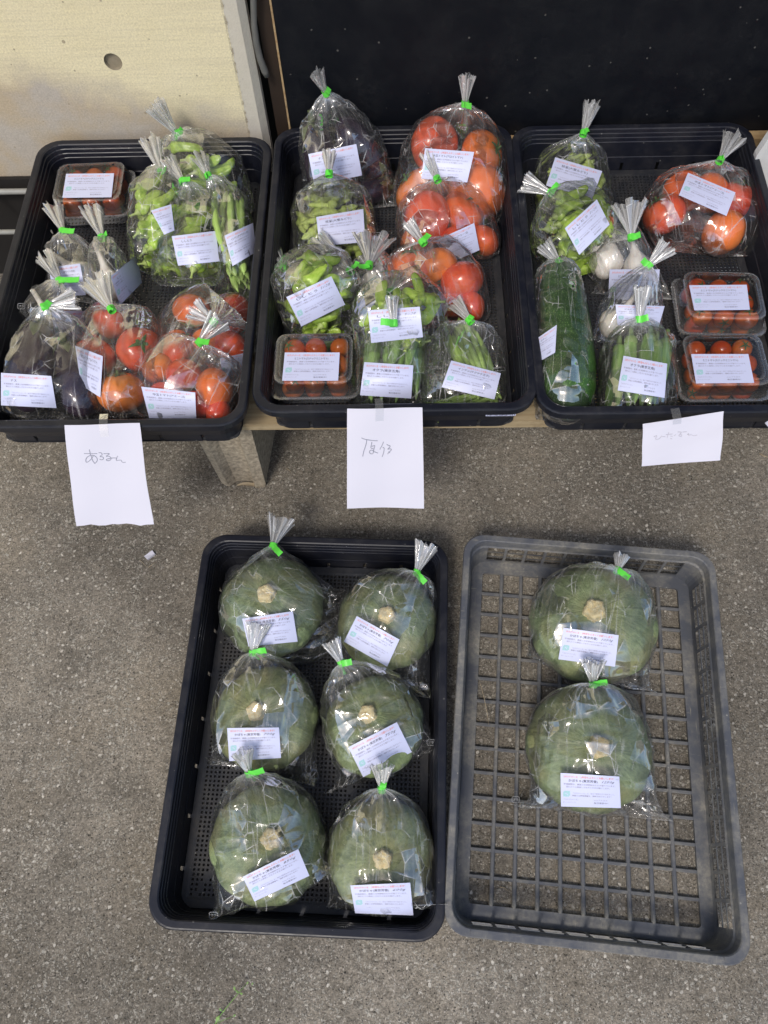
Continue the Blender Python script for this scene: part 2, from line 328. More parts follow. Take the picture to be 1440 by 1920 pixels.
M['pepper'] = m_green('glossy_green_pepper_skin', (.27, .46, .045), (.48, .64, .12), (6, 14, 14), .22)
M['pepper_stem'] = simple('pale_green_pepper_stem', (.36, .46, .13), .5, .2)
M['pod'] = m_green('fuzzy_green_soybean_pod', (.36, .48, .09), (.52, .62, .19), (16, 20, 20), .6, .3, 0, .3)
M['bean'] = m_green('green_bean_skin', (.33, .52, .11), (.47, .64, .20), (8, 60, 60), .42)
M['okra'] = m_green('okra_skin', (.22, .40, .09), (.36, .54, .18), (3, 34, 34), .6, .3, 0, .2)
M['okra_cap'] = simple('okra_cap_green', (.26, .36, .12), .6, .2)
M['zucchini'] = m_green('speckled_dark_zucchini_skin', (.022, .075, .012), (.050, .125, .022), (5, 14, 14), .33, .5, 0, .06, ((70, 150, 150), (.20, .34, .10), .8))
M['calyx'] = m_green('green_calyx', (.06, .12, .03), (.13, .22, .06), (9, 9, 9), .6)
M['eggplant'] = simple('near_black_eggplant_skin', (.022, .009, .026), .16, .5, 3, 0, .5, .5)
M['egg_calyx'] = m_green('olive_eggplant_calyx', (.07, .10, .04), (.15, .17, .08), (9, 12, 12), .5)
def m_garlic():
    m, nt, out = mat('white_garlic_skin'); co = coords(nt, (1.2, 7, 7)); n = noise_(nt, co, 1, 3, .5)
    c = mix(nt, ramp(nt, n, [(.4, 0), (.75, 1)]), (.86, .82, .74), (.72, .62, .52))
    bsdf(nt, out, c, .55, .35, bump(nt, n, .15, .02), 0, .1); return m
M['garlic'] = m_garlic()
def m_kabocha():
    m, nt, out = mat('mottled_green_squash_skin'); co = coords(nt); r = rnd_info(nt)
    s = N(nt, 'ShaderNodeSeparateXYZ', {0: co}); ang = math_(nt, 'ARCTAN2', s.outputs[1], s.outputs[0])
    rad = math_(nt, 'SQRT', math_(nt, 'ADD', math_(nt, 'POWER', s.outputs[0], 2), math_(nt, 'POWER', s.outputs[1], 2)))
    pol = N(nt, 'ShaderNodeCombineXYZ', {0: math_(nt, 'MULTIPLY', ang, 9), 1: math_(nt, 'MULTIPLY', rad, 2.0), 2: math_(nt, 'MULTIPLY', r, 20)}).outputs[0]
    streak = noise_(nt, pol, .8, 4, .6); mot = noise_(nt, co, 7, 6, .72); big = noise_(nt, co, 1.7, 3, .5)
    c = mix(nt, ramp(nt, mot, [(.35, 0), (.65, 1)]), (.150, .198, .088), (.285, .345, .185))
    c = mix(nt, ramp(nt, streak, [(.5, 0), (.68, .6)]), c, (.30, .37, .19))
    c = mix(nt, ramp(nt, big, [(.45, 0), (.70, .7)]), c, (.27, .25, .11))
    c = mix(nt, 1.0, c, ramp(nt, r, [(0, (.92, .96, .95)), (.5, (1.12, 1.05, .92)), (1, (1.02, 1.12, 1.1))]), 'MULTIPLY')
    v = voro(nt, co, 22); vs = N(nt, 'ShaderNodeSeparateColor', {0: voro(nt, co, 22, out='Color')})
    c = mix(nt, math_(nt, 'MULTIPLY', math_(nt, 'GREATER_THAN', vs.outputs[0], .86), math_(nt, 'LESS_THAN', v, .22)), c, (.19, .20, .12))
    bsdf(nt, out, c, .48, .4, bump(nt, math_(nt, 'ADD', mot, streak), .35, .02)); return m
M['kabocha'] = m_kabocha()
def m_cork():
    m, nt, out = mat('corky_yellow_stem'); co = coords(nt); n = noise_(nt, co, 18, 4, .7); n2 = noise_(nt, co, 34, 3, .6)
    c = mix(nt, ramp(nt, n, [(.35, 0), (.65, 1)]), (.88, .68, .32), (.96, .88, .58)); c = mix(nt, ramp(nt, n2, [(.58, 0), (.75, .5)]), c, (.45, .42, .18))
    bsdf(nt, out, c, .8, .2, bump(nt, n, .5, .012)); return m
M['cork'] = m_cork()

# ------------------------------------------------------------------ ground, wall, panel
g = mesh('ground', [(-60, -60, 0), (60, -60, 0), (60, 60, 0), (-60, 60, 0)], [(0, 1, 2, 3)], M['ground'])
link('ground', g, kind='structure')
TH = -.0545                                   # the row of trays and the wall stand at this angle
def wy(x): return 1.312-.0545*x
def wall_frame(px, py_x): pass
RW = Matrix.Translation((0, 1.312, 0)) @ Matrix.Rotation(TH, 4, 'Z')
# cast concrete wall: origin at its right-hand foot, runs left; one face holed for the form-tie recess
wx = -.185
def build_wall():
    ox = Vector((wx, wy(wx), 0)); root = empty('concrete_wall', ox, 'cream and grey cast concrete wall with a round tie hole behind the left tray', 'wall', rz=TH)
    inv = (Matrix.Translation(ox) @ Matrix.Rotation(TH, 4, 'Z')).inverted()
    d = ray(212, 116); o = Vector((0, 0, CAMZ)); dl = inv.to_3x3() @ Vector(d); ol = inv @ o
    t = -ol.y/dl.y; hc = ol+dl*t                # hole centre in wall coordinates
    r = .0158; X0, X1, Z0, Z1, D = -3.2, 0, 0, 3.0, .030
    n = 40; cir = [(hc.x+r*math.cos(2*math.pi*k/n), 0, hc.z+r*math.sin(2*math.pi*k/n)) for k in range(n)]
    def rect(k):
        a = 2*math.pi*k/n; c, s = math.cos(a), math.sin(a); best = 1e9
        for lim, comp, base in ((X1-.012, c, hc.x), (X0, c, hc.x), (Z1, s, hc.z), (Z0, s, hc.z)):
            if abs(comp) > 1e-9 and (lim-base)/comp > 0: best = min(best, (lim-base)/comp)
        return (hc.x+c*best, 0, hc.z+s*best)
    rc = [rect(k) for k in range(n)]
    corners = [(X1-.012, 0, Z1), (X0, 0, Z1), (X0, 0, Z0), (X1-.012, 0, Z0)]
    V = cir+rc; Fc = []
    ang = [math.atan2(c[2]-hc.z, c[0]-hc.x) % (2*math.pi) for c in corners]
    for k in range(n):
        k2 = (k+1) % n; a0, a1 = 2*math.pi*k/n, 2*math.pi*(k+1)/n; f = [k, n+k]
        for c, aa in zip(corners, ang):
            if a0 < aa < a1: V.append(c); f.append(len(V)-1)
        Fc.append(tuple(f+[n+k2, k2]))
    b = MB(); b.add(V, [tuple(reversed(f)) for f in Fc])
    # chamfered arris, side, top, back
    P = [(X1-.012, 0), (X1, .012), (X1, D), (X0, D)]
    for (xa, ya), (xb, yb) in zip(P[:-1], P[1:]): b.add([(xa, ya, Z0), (xb, yb, Z0), (xb, yb, Z1), (xa, ya, Z1)], [(0, 1, 2, 3)])
    b.add([(X0, 0, Z1), (X1-.012, 0, Z1), (X1, .012, Z1), (X1, D, Z1), (X0, D, Z1)], [(0, 1, 2, 3, 4)])
    link('wall_face', b.mesh('wall_face', M['wall']), root)
    h = MB(); inner = [(hc.x+r*.9*math.cos(2*math.pi*k/n), .007, hc.z+r*.9*math.sin(2*math.pi*k/n)) for k in range(n)]
    h.add(cir+inner, [(k, (k+1) % n, n+(k+1) % n, n+k) for k in range(n)]+[tuple(n+k for k in range(n))])
    link('tie_hole', h.mesh('tie_hole', M['plug']), root, label='round grey recessed tie hole')
build_wall()
def boxobj(name, x0, x1, y0, y1, z0, z1, m, label=None, cat=None, kind=None, parent=None):
    b = MB(); b.box((x0, y0, z0), (x1, y1, z1)); me = b.mesh(name, m)
    if parent is not None: return link(name, me, parent, label)
    o = link(name, me, None, label, cat, kind=kind); o.matrix_world = RW; return o
# near-black sheet as the shade in the gap between wall and panel, brown post, grey hose
boxobj('gap_shade_sheet', -.24, .9, .20, .22, 0, 2.6, M['gap'], 'near-black sheet added as the shade of the gap behind the post and the black panel', 'board')
boxobj('steel_post', -.172, -.1475, .030, .16, 0, 2.6, M['brown_steel'], 'dark brown steel post between the concrete wall and black panel', 'post')
pr = empty('black_panel', RW @ Vector((.4, .02, .33)), 'large black plastic panel speckled with dirt, standing behind the trays', 'panel', rz=TH)
b = MB(); b.box((-.541, -.006, 0), (.60, .006, 1.9)); link('panel_sheet', b.mesh('panel_sheet', M['panel']), pr)
b = MB(); b.box((-.5445, -.0075, 0), (-.5412, .008, 1.9)); link('edge_strip', b.mesh('edge_strip', M['edge']), pr, label='thin tan wooden edge strip')
b = MB(); pts = [RW.inverted() @ Vector(at_y(u, v, wy(-.16)+.02)) for u, v in ((473, -60), (476, 0), (477, 40), (481, 75), (488, 105), (497, 128), (501, 138))]
b.tube([(p.x, .012, p.z) for p in pts], [.0055, .0055, .0055, .006, .006, .0065, .005], 10)
ho = link('grey_hose', b.mesh('grey_hose', M['hose'], True), None, 'short dusty grey hose hanging in the gap beside the wall', 'hose'); ho.matrix_world = RW
# wooden ledge behind the right tray
b = MB(); b.box((.02, -.012, .300), (1.3, .012, .336)); lo = link('wooden_batten', b.mesh('wooden_batten', M['edge']), None, 'tan wooden batten under the black panel at upper right', 'batten'); lo.matrix_world = RW
# unseen slab added overhead to block part of the sky light
b = MB(); b.box((-3.2, -.75, 2.75), (3.2, .6, 2.9)); eo = link('overhead_sky_blocker', b.mesh('overhead_sky_blocker', M['white_board']), kind='structure'); eo.matrix_world = RW
# bench: planks on porous blocks
def plank(name, a, bq, w, th, ztop, label):
    a = np.array(a, float); bq = np.array(bq, float); L = float(np.linalg.norm(bq-a)); ang = math.atan2(bq[1]-a[1], bq[0]-a[0])
    mb = MB(); mb.box((0, 0, -th), (L, w, 0)); o = link(name, mb.mesh(name, M['wood']), None, label, 'plank'); o.location = (a[0], a[1], ztop); o.rotation_euler = (0, 0, ang); return o
plank('wooden_plank', (-.82, .738), (.98, .640), .15, .018, .284, 'weathered front wooden plank carrying the three upper trays')
plank('wooden_plank', (-.20, 1.06), (.98, .995), .15, .018, .284, 'rear wooden plank under the middle and right trays')
def block(x, y, label, w=.088, d=.13, h=.266):
    mb = MB(); n = 7
    # face with two shallow grooves, tapering outward towards the top
    prof = [(-w/2-.004, .004), (-w/2+.010, 0), (-w/2+.024, .014), (w/2-.026, .014), (w/2-.018, 0), (w/2+.004, .004)]
    V = [];
    for z, s in ((0, .88), (.010, .95), (h, 1.16)):
        for (xx, yy) in prof: V.append((xx*s, yy, z))
        V += [((w/2+.008)*s, d, z), ((-w/2-.008)*s, d, z)]
    k = 8; Fc = [(i*k+j, i*k+(j+1) % k, (i+1)*k+(j+1) % k, (i+1)*k+j) for i in range(2) for j in range(k)]+[tuple(range(k))[::-1], tuple(2*k+j for j in range(k))]
    mb.add(V, Fc); o = link('concrete_block', mb.mesh('concrete_block', M['block']), None, label, 'block'); o.location = (x, y, 0); o.rotation_euler = (0, 0, TH-.06); return o
block(-.283, .735, 'porous concrete block holding the plank between the left and middle trays')
block(.93, .70, 'porous concrete block under the right end of the planks')
block(.30, 1.00, 'porous concrete block far back under the right tray')
boxobj('cavity_shade_sheet', -2.9, -.19, -.012, -.003, 0, .272, M['gap'], 'near-black sheet added as the shade of the cavity behind the steel grating', 'board')  # dark sheet put in for the shaded cavity below the wall
# steel grating at the far left
gx = empty('steel_grating', (-.66, 1.05, 0), 'galvanised steel grating beside the left tray at the wall foot', 'grating', rz=TH)
z_ = .262
b = MB(); b.tube([(-.55, .262, z_), (.18, .262, z_)], .006, 8); link('frame_bar', b.mesh('frame_bar', M['steel'], True), gx)
for yy in (-.30, -.16, -.02, .13):
    b = MB(); b.tube([(-.55, yy+.02, z_), (.10, yy+.02, z_)], .005, 8); link('cross_bar', b.mesh('cross_bar', M['steel'], True), gx)
for xx in (-.33, -.14, .006):
    b = MB(); b.tube([(xx, .262, z_+.006), (xx, -.36, z_+.006)], .0042, 8); link('long_bar', b.mesh('long_bar', M['steel'], True), gx)
for xx, yy in ((-.33, .06), (-.33, .255), (.006, .06), (.006, .255)):
    b = MB(); b.tube([(xx, yy, 0), (xx, yy, z_)], .006, 8); link('leg', b.mesh('leg', M['steel'], True), gx)
# white board poking in at the right edge
p0 = at(1423, 292, .385); 
b = MB(); b.add([(0, 0, -.38), (.3, .10, -.38), (.3, .10, .16), (.012, .0, .10), (-.004, 0, 0), (.004, .004, -.08), (0, .014, -.38), (.3, .114, -.38), (.3, .114, .16), (.012, .014, .10), (-.004, .014, 0), (.004, .016, -.08)],
      [(0, 1, 2, 3, 4, 5), (11, 10, 9, 8, 7, 6)]+[(i, (i+1) % 6+6 if False else i+6, (i+1) % 6+6, (i+1) % 6) for i in range(6)])
link('white_board', b.mesh('white_board', M['white_board']), None, 'white board just entering the picture at the right edge', 'board', loc=p0)

# ------------------------------------------------------------------ trays
def rrect(hx, hy, r, seg=7, xs=(), ys=()):
    """rounded rectangle ring, counter-clockwise from the right side; xs/ys: break points on the straight runs"""
    P = []; xs = sorted(xs); ys = sorted(ys)
    P += [(hx, y) for y in ys]
    P += [(hx-r+r*math.cos(a), hy-r+r*math.sin(a)) for a in np.linspace(0, math.pi/2, seg)]
    P += [(x, hy) for x in reversed(xs)]
    P += [(-hx+r-r*math.sin(a), hy-r+r*math.cos(a)) for a in np.linspace(0, math.pi/2, seg)]
    P += [(-hx, y) for y in reversed(ys)]
    P += [(-hx+r-r*math.cos(a), -hy+r-r*math.sin(a)) for a in np.linspace(0, math.pi/2, seg)]
    P += [(x, -hy) for x in xs]
    P += [(hx-r+r*math.sin(a), -hy+r-r*math.cos(a)) for a in np.linspace(0, math.pi/2, seg)]
    return P
def loft(mb, rings, skip=None, m=0, cap=False):
    n = len(rings[0]); V = [p for r in rings for p in r]; Fc = []
    for i in range(len(rings)-1):
        for j in range(n):
            if skip and skip(i, j): continue
            Fc.append((i*n+j, i*n+(j+1) % n, (i+1)*n+(j+1) % n, (i+1)*n+j))
    if cap: Fc.append(tuple((len(rings)-1)*n+j for j in range(n)))
    mb.add(V, Fc, m)
TW, TL, THH = .2263, .3247, .09
def make_tray_meshes():
    pit = [-.24+.08*i for i in range(7)]; pit2 = [-.14+.07*i for i in range(5)]
    ys = sorted([p-.003 for p in pit]+[p+.003 for p in pit]); xs = sorted([p-.003 for p in pit2]+[p+.003 for p in pit2])
    def ring(inset, z, r): return [(x, y, z) for x, y in rrect(TW-inset, TL-inset, r, 7, xs, ys)]
    spec = [(.004, .072, .040), (.0008, .074, .043), (.0, .087, .044), (.0015, .0895, .043), (.0035, .090, .042), (.0125, .090, .035), (.0145, .0885, .034), (.0155, .082, .034),   # rim
            (.0166, .0810, .033), (.0175, .074, .033), (.0185, .0730, .032), (.0195, .066, .032), (.0205, .0650, .031), (.0225, .034, .030), (.0234, .0330, .029), (.0250, .022, .029), (.0270, .0045, .028)]
    rings = [ring(*s) for s in spec]
    n = len(rings[0]); ny, nx, seg = len(ys), len(xs), 7
    # straight-run columns that are slots
    slot = set(); base = 0
    for st, cnt in ((0, ny), (ny+seg, nx), (ny+2*seg+nx, ny), (2*ny+3*seg+nx, nx)):
        for k in range(0, cnt, 2): slot.add(st+k)
    last = len(spec)-2
    mb = MB(); loft(mb, rings, lambda i, j: i == last and j in slot)
    # outer wall skin and under-floor
    orr = [ring(*s) for s in ((.004, .072, .040), (.0165, .0715, .034), (.0205, .040, .032), (.0245, .022, .030), (.0255, .0, .029))]
    mb2 = MB(); loft(mb, orr, lambda i, j: i == 3 and j in slot)
    shell = mb.mesh('tray_shell', M['tray'])
    for p in shell.polygons: p.use_smooth = False
    # floor: raised plate with square perforations, plain along its edge and along two diagonals
    fb = MB(); hx, hy = .1985, .2965; p = .0073; nxc, nyc = int(2*(hx-.012)/p), int(2*(hy-.012)/p)
    X0, Y0 = -nxc*p/2, -nyc*p/2; zt, zb = .0065, .0035; hw = .0019
    grid = {}
    def v(i, j):
        if (i, j) not in grid: fb.V.append((X0+i*p, Y0+j*p, zt)); grid[(i, j)] = len(fb.V)-1
        return grid[(i, j)]
    for i in range(nxc):
        for j in range(nyc):
            cx, cy = X0+(i+.5)*p, Y0+(j+.5)*p; a, bb, c, d = v(i, j), v(i+1, j), v(i+1, j+1), v(i, j+1)
            dd = min(abs(cy*.17/.27-cx), abs(cy*.17/.27+cx))
            if dd < .0045 or (i % 14 == 13) and abs(cx) < .001: fb.F.append((a, bb, c, d)); fb.M.append(0); continue
            k = len(fb.V); fb.V += [(cx-hw, cy-hw, zt), (cx+hw, cy-hw, zt), (cx+hw, cy+hw, zt), (cx-hw, cy+hw, zt), (cx-hw, cy-hw, zb), (cx+hw, cy-hw, zb), (cx+hw, cy+hw, zb), (cx-hw, cy+hw, zb)]
            fb.F += [(a, bb, k+1, k), (bb, c, k+2, k+1), (c, d, k+3, k+2), (d, a, k, k+3), (k, k+1, k+5, k+4), (k+1, k+2, k+6, k+5), (k+2, k+3, k+7, k+6), (k+3, k, k+4, k+7)]; fb.M += [0]*8
    # plain border
    bx, by = -X0, -Y0
    def rr(h1, h2, r, z): return [(x, y, z) for x, y in rrect(h1, h2, r, 6)]
    o0 = rr(bx+.0001, by+.0001, .0002, zt); loft(fb, [rr(.2000, .2975, .026, .0032), rr(.1996, .2971, .012, .0046), rr(hx, hy, .012, zt+.0006), rr(bx+.004, by+.004, .006, zt+.0006), o0])
    # gap to the wall foot
    loft(fb, [ring(.0270, .0042, .028), ]+[], None) if False else None
    g1 = [(x, y, .0040) for x, y in rrect(TW-.0240, TL-.0240, .028, 6)]; loft(fb, [g1, rr(.2000, .2975, .026, .0032)])
    floor = fb.mesh('tray_floor', M['tray_floor'])
    return shell, floor
SHELL, FLOORM = make_tray_meshes()
def tray(x, y, z, rz, label):
    t = empty('plastic_tray', (x, y, z), label, 'tray', 'black plastic produce trays', rz)
    link('tray_shell', SHELL, t); link('tray_floor', FLOORM, t); return t
S_ = .9
UZ = .285
LOWT = tray(-.1561*S_, .2784*S_, .002, -.0929, 'black tray on the ground holding six bagged squashes')
LEFTT = tray(-.4630*S_, 1.0925*S_, UZ, -.0557, 'left upper black tray with eggplant, tomato, garlic and pepper bags')
MIDT = tray(.0463*S_, 1.0904*S_, UZ+.0006, -.0528, 'middle upper black tray with a white paper taped to its front')
RIGHTT = tray(.5457*S_, 1.0532*S_, UZ+.0012, -.0549, 'right upper black tray with zucchini and two cherry tomato packs')
# barcode sticker on the middle tray's front wall
bt = MB(); bt.box((.148, -.3070, .046), (.196, -.3058, .062), 0)
xx = .150
while xx < .194:
    w_ = random.choice([.0004, .0008, .0013]); bt.box((xx, -.3073, .0475), (xx+w_, -.3069, .0585), 1); xx += w_+random.choice([.0006, .001, .0014])
link('barcode_sticker', bt.mesh('barcode_sticker', [M['label'], M['ink_dark']]), MIDT, label='small white barcode sticker on the tray front').location = (0, -.0015, 0)

# open mesh crate
def make_crate():
    cr = empty('mesh_crate', (.3583*S_, .2331*S_, 0), 'grey open-mesh plastic crate on the ground holding two bagged squashes', 'crate', rz=-.1466)
    CW, CL = .5021*S_/2, .7278*S_/2; zr = .092
    pitx = np.linspace(-.182, .182, 11); pity = np.linspace(-.282, .282, 15)
    ww = .0026
    xs = sorted([p-ww for p in pitx]+[p+ww for p in pitx]); ys = sorted([p-ww for p in pity]+[p+ww for p in pity])
    def ring(inset, z, r): return [(x, y, z) for x, y in rrect(CW-inset, CL-inset, r, 7, xs, ys)]
    spec = [(.003, .074, .036), (.0, .076, .038), (.0, .088, .038), (.0015, .0905, .037), (.011, .0905, .031), (.0125, .089, .030), (.0135, .080, .030), (.0145, .068, .029), (.0185, .016, .027), (.0200, .010, .026), (.022, .006, .024)]
    rings = [ring(*s) for s in spec]; ny, nx, seg = len(ys), len(xs), 7; win = set()
    for st, cnt in ((0, ny), (ny+seg, nx), (ny+2*seg+nx, ny), (2*ny+3*seg+nx, nx)):
        for k in range(1, cnt-1, 2): win.add(st+k)
    mb = MB(); loft(mb, rings, lambda i, j: i == 7 and j in win)
    out_ = [ring(*s) for s in ((.003, .074, .036), (.0125, .073, .031), (.0165, .068, .029), (.0205, .016, .027), (.022, .0, .025))]
    loft(mb, out_, lambda i, j: i == 2 and j in win)
    link('crate_body', mb.mesh('crate_body', M['crate']), cr)
    # thin horizontal wires across the wall windows
    for z, ins in ((.033, .0178), (.051, .0164)):
        b = MB(); R = [(x, y, z) for x, y in rrect(CW-ins-.001, CL-ins-.001, .028, 7)]
        Ro = [(x, y, z-.0012) for x, y in rrect(CW-ins+.0008, CL-ins+.0008, .029, 7)]; Rb = [(x, y, z-.0024) for x, y in rrect(CW-ins-.001, CL-ins-.001, .028, 7)]
        loft(b, [R, Ro, Rb, R]); link('wall_bar', b.mesh('wall_bar', M['crate']), cr)
    # floor: flat border and the two families of bars
    hx, hy, gx_, gy_ = CW-.0220, CL-.0220, .1835, .2840
    b = MB(); loft(b, [[(x, y, .0062) for x, y in rrect(hx+.002, hy+.002, .024, 6)], [(x, y, .0072) for x, y in rrect(gx_, gy_, .006, 6)], [(x, y, .0010) for x, y in rrect(gx_, gy_, .006, 6)]])
    link('floor_border', b.mesh('floor_border', M['crate']), cr)
    def bar(w, L, along):
        q = MB(); pr_ = [(-w, .0), (-w*1.1, .0045), (-w*.6, .0062), (w*.6, .0062), (w*1.1, .0045), (w, 0)]
        V = [((a, -L, z) if along == 'y' else (-L, a, z)) for a, z in pr_]+[((a, L, z) if along == 'y' else (L, a, z)) for a, z in pr_]
        q.add(V, [(i, (i+1) % 6, (i+1) % 6+6, i+6) for i in range(6)]); return q.mesh('floor_bar', M['crate'])
    by = bar(.0032, gy_+.001, 'y'); bx = bar(.0028, gx_+.001, 'x')
    for i in range(1, 10): link('floor_bar', by, cr, loc=(-gx_+2*gx_*i/10, 0, .0010))
    for j in range(1, 14): link('floor_bar', bx, cr, loc=(0, -gy_+2*gy_*j/14, .0004))
    return cr
CRATE = make_crate()
LF = .0095; CF = .0080; UF = UZ+.0080      # usable floor heights: low tray, crate, upper trays

# ------------------------------------------------------------------ produce meshes (unit shapes shared by copies)
def lathe(prof, n=24, fr=None, axis='x', bend=0.0, name='p', mats=None, smooth=True, closed=True):
    """prof: list of (s, r); body along +X; fr(theta, t) scales the radius; bend: sideways arc"""
    V = []; L = prof[-1][0]-prof[0][0]
    for i, (s, r) in enumerate(prof):
        t = (s-prof[0][0])/L; off = bend*(4*t*(1-t)) if not callable(bend) else bend(t)
        off = off if hasattr(off, '__len__') else (off, 0)
        for k in range(n):
            th = 2*math.pi*k/n; rr = r*(fr(th, t) if fr else 1)
            V.append((s, off[0]+rr*math.cos(th), off[1]+rr*math.sin(th)))
    m_ = len(prof); Fc = [(i*n+k, i*n+(k+1) % n, (i+1)*n+(k+1) % n, (i+1)*n+k) for i in range(m_-1) for k in range(n)]
    Fc += [tuple(range(n))[::-1], tuple((m_-1)*n+k for k in range(n))]
    return mesh(name, V, Fc, None, smooth, mats)
def revolve_z(prof, n, fr, name, m_):
    """prof list of (r, z) from the bottom pole to the top pole"""
    V = []; Fc = []
    for i, (r, z) in enumerate(prof):
        for k in range(n):
            th = 2*math.pi*k/n; a, dz = fr(th, i/(len(prof)-1)); V.append((r*a*math.cos(th), r*a*math.sin(th), z+dz))
    for i in range(len(prof)-1):
        for k in range(n): Fc.append((i*n+k, i*n+(k+1) % n, (i+1)*n+(k+1) % n, (i+1)*n+k))
    Fc += [tuple(range(n))[::-1], tuple((len(prof)-1)*n+k for k in range(n))]
    return mesh(name, V, Fc, m_, True)
def tomato_mesh(seed, m_, squash=.84, ribs=5, dimple=.16, name='fruit'):
    rg = random.Random(seed); ph = rg.random()*6; am = rg.uniform(.008, .03)
    prof = []
    for i in range(19):
        a = -math.pi/2+math.pi*i/18; r = math.cos(a); z = math.sin(a)*squash
        if z > 0: z -= dimple*math.exp(-(r/.28)**2)*.9
        prof.append((max(r, .001), z))
    lob = lambda th, t: (1+am*math.cos(ribs*th+ph)*(.3+t)+.012*math.cos(2*th+ph*2), 0)
    return revolve_z(prof, 28, lob, name, m_)
def calyx_mesh(seed, rad=.55, n=5, z0=.70, name='calyx'):
    rg = random.Random(seed); b = MB()
    for k in range(n):
        th = 2*math.pi*k/n+rg.uniform(-.2, .2); L = rad*rg.uniform(.85, 1.15); d = np.array([math.cos(th), math.sin(th), 0]); s = np.array([-math.sin(th), math.cos(th), 0]); cv = rg.uniform(.02, .16)
        P = []
        for t, w in ((0, .07), (.35, .085), (.7, .05), (1, .004)):
            h = z0+.035+cv*math.sin(t*2.6)-.12*t*t
            P += [d*L*t+s*w+np.array([0, 0, h]), d*L*t+np.array([0, 0, h+.018]), d*L*t-s*w+np.array([0, 0, h])]
        b.add(P, [(3*i+a, 3*i+a+1, 3*i+a+4, 3*i+a+3) for i in range(3) for a in range(2)])
    b.tube([(0, 0, z0-.02), (.02, .01, z0+.14), (.05, .03, z0+.25)], [.055, .045, .05], 7)
    return b.mesh(name, M['calyx'], True)
TOM = {k: [tomato_mesh(i*3+s, M[k]) for i in range(3)] for s, k in enumerate(('tomato', 'tomato_pink', 'tomato_orange'))}
CAL = [calyx_mesh(i) for i in range(3)]
CHE = [tomato_mesh(40+i, M['cherry'], .93, 4, .06, 'cherry_tomato') for i in range(3)]
CCAL = [calyx_mesh(60+i, .62, 5, .86) for i in range(2)]
def kab_mesh(seed):
    rg = random.Random(seed); ph = rg.random()*6
    prof = []
    for i in range(33):
        a = -math.pi/2+math.pi*i/32; r = abs(math.cos(a))**.86; z = math.sin(a)*.60
        if z > 0: z -= .085*math.exp(-(r/.26)**2)
        else: z += .10*math.exp(-(r/.3)**2)
        prof.append((max(r, .002), z))
    wig = [rg.uniform(-.4, .4) for _ in range(12)]
    def fr(th, t):
        e = math.sin(math.pi*t); k = th*10+ph+wig[int(th/(2*math.pi)*12) % 12]*.0
        return 1+.020*e*(abs(math.sin(k/2))**.7-.5)*2+.012*math.cos(2*th+ph)+.006*math.cos(3*th-ph), 0
    return revolve_z(prof, 96, fr, 'squash_body', M['kabocha'])
KAB = [kab_mesh(i) for i in range(3)]
def stem_mesh(seed):
    rg = random.Random(seed); ph = rg.random()*6; prof = [(.165, .47), (.190, .500), (.180, .535), (.155, .575), (.162, .62), (.155, .66), (.11, .69), (.06, .676), (.002, .670)]
    return revolve_z(prof, 30, lambda th, t: (1+.10*math.cos(5*th+ph)*(1-.3*t)+.05*math.cos(11*th+ph)+rg.uniform(-.02, .02), rg.uniform(-.004, .004)), 'stem', M['cork'])
STM = [stem_mesh(i) for i in range(4)]
# shishito pepper: furrowed, blunt, bent. L = 1
def pepper_mesh(seed):
    rg = random.Random(seed); ph = rg.random()*6; bd = rg.uniform(.05, .16)*rg.choice((-1, 1)); L = 1
    prof = [(0, .045), (.02, .10), (.07, .135), (.13, .14), (.2, .130), (.27, .118), (.34, .114), (.41, .104), (.48, .108), (.55, .098), (.62, .104), (.69, .10), (.76, .108), (.83, .10), (.9, .085), (.95, .06), (.985, .015)]
    fr = lambda th, t: 1+.12*math.cos(3*th+ph+3*t)+.05*math.cos(5*th-ph+5*t)+.05*math.sin(11*t+ph+1.5*math.cos(th))
    return lathe(prof, 22, fr, bend=bd, name='pepper_body', mats=[M['pepper']])
PEP = [pepper_mesh(i) for i in range(4)]
def pstem():
    b = MB(); b.tube([(.03, 0, 0), (-.02, 0, 0), (-.10, .01, .02), (-.22, .035, .05), (-.25, .04, .055)], [.10, .085, .028, .026, .036], 8); return b.mesh('stem', M['pepper_stem'], True)
PST = pstem()
def pod_mesh(seed):
    rg = random.Random(seed); bd = rg.uniform(.04, .10)*rg.choice((-1, 1)); n = 16; prof = []
    for i in range(n+1):
        t = i/n; r = .10*(math.sin(math.pi*min(1, max(0, t*.94+.03))))**.6*(1+.15*math.cos(2*math.pi*3*(t-.5))); prof.append((t, max(r, .006)))
    fr = lambda th, t: math.sqrt((1.3*math.cos(th))**2+(.85*math.sin(th))**2)
    return lathe(prof, 12, fr, bend=bd, name='soybean_pod', mats=[M['pod']])
POD = [pod_mesh(i) for i in range(3)]
def bean_mesh(seed):
    rg = random.Random(seed); bd = rg.uniform(.02, .07)*rg.choice((-1, 1)); ph = rg.random()*6
    prof = [(-.05, .004), (-.02, .010), (0, .022), (.04, .030)]+[(t, .031*(1+.07*math.sin(26*t+ph))) for t in np.linspace(.1, .9, 15)]+[(.95, .024), (.985, .012), (1.01, .003)]
    return lathe(prof, 10, None, bend=bd, name='green_bean', mats=[M['bean']])
BEA = [bean_mesh(i) for i in range(3)]
def okra_mesh(seed):
    rg = random.Random(seed); prof = [(.0, .055), (.06, .092), (.14, .086), (.25, .098), (.4, .096), (.6, .080), (.8, .050), (.92, .026), (1.0, .004)]
    fr = lambda th, t: 1+.13*abs(math.cos(2.5*th))-.05
    return lathe(prof, 20, fr, bend=rg.uniform(-.03, .03), name='okra_body', mats=[M['okra']])
OKR = [okra_mesh(i) for i in range(3)]
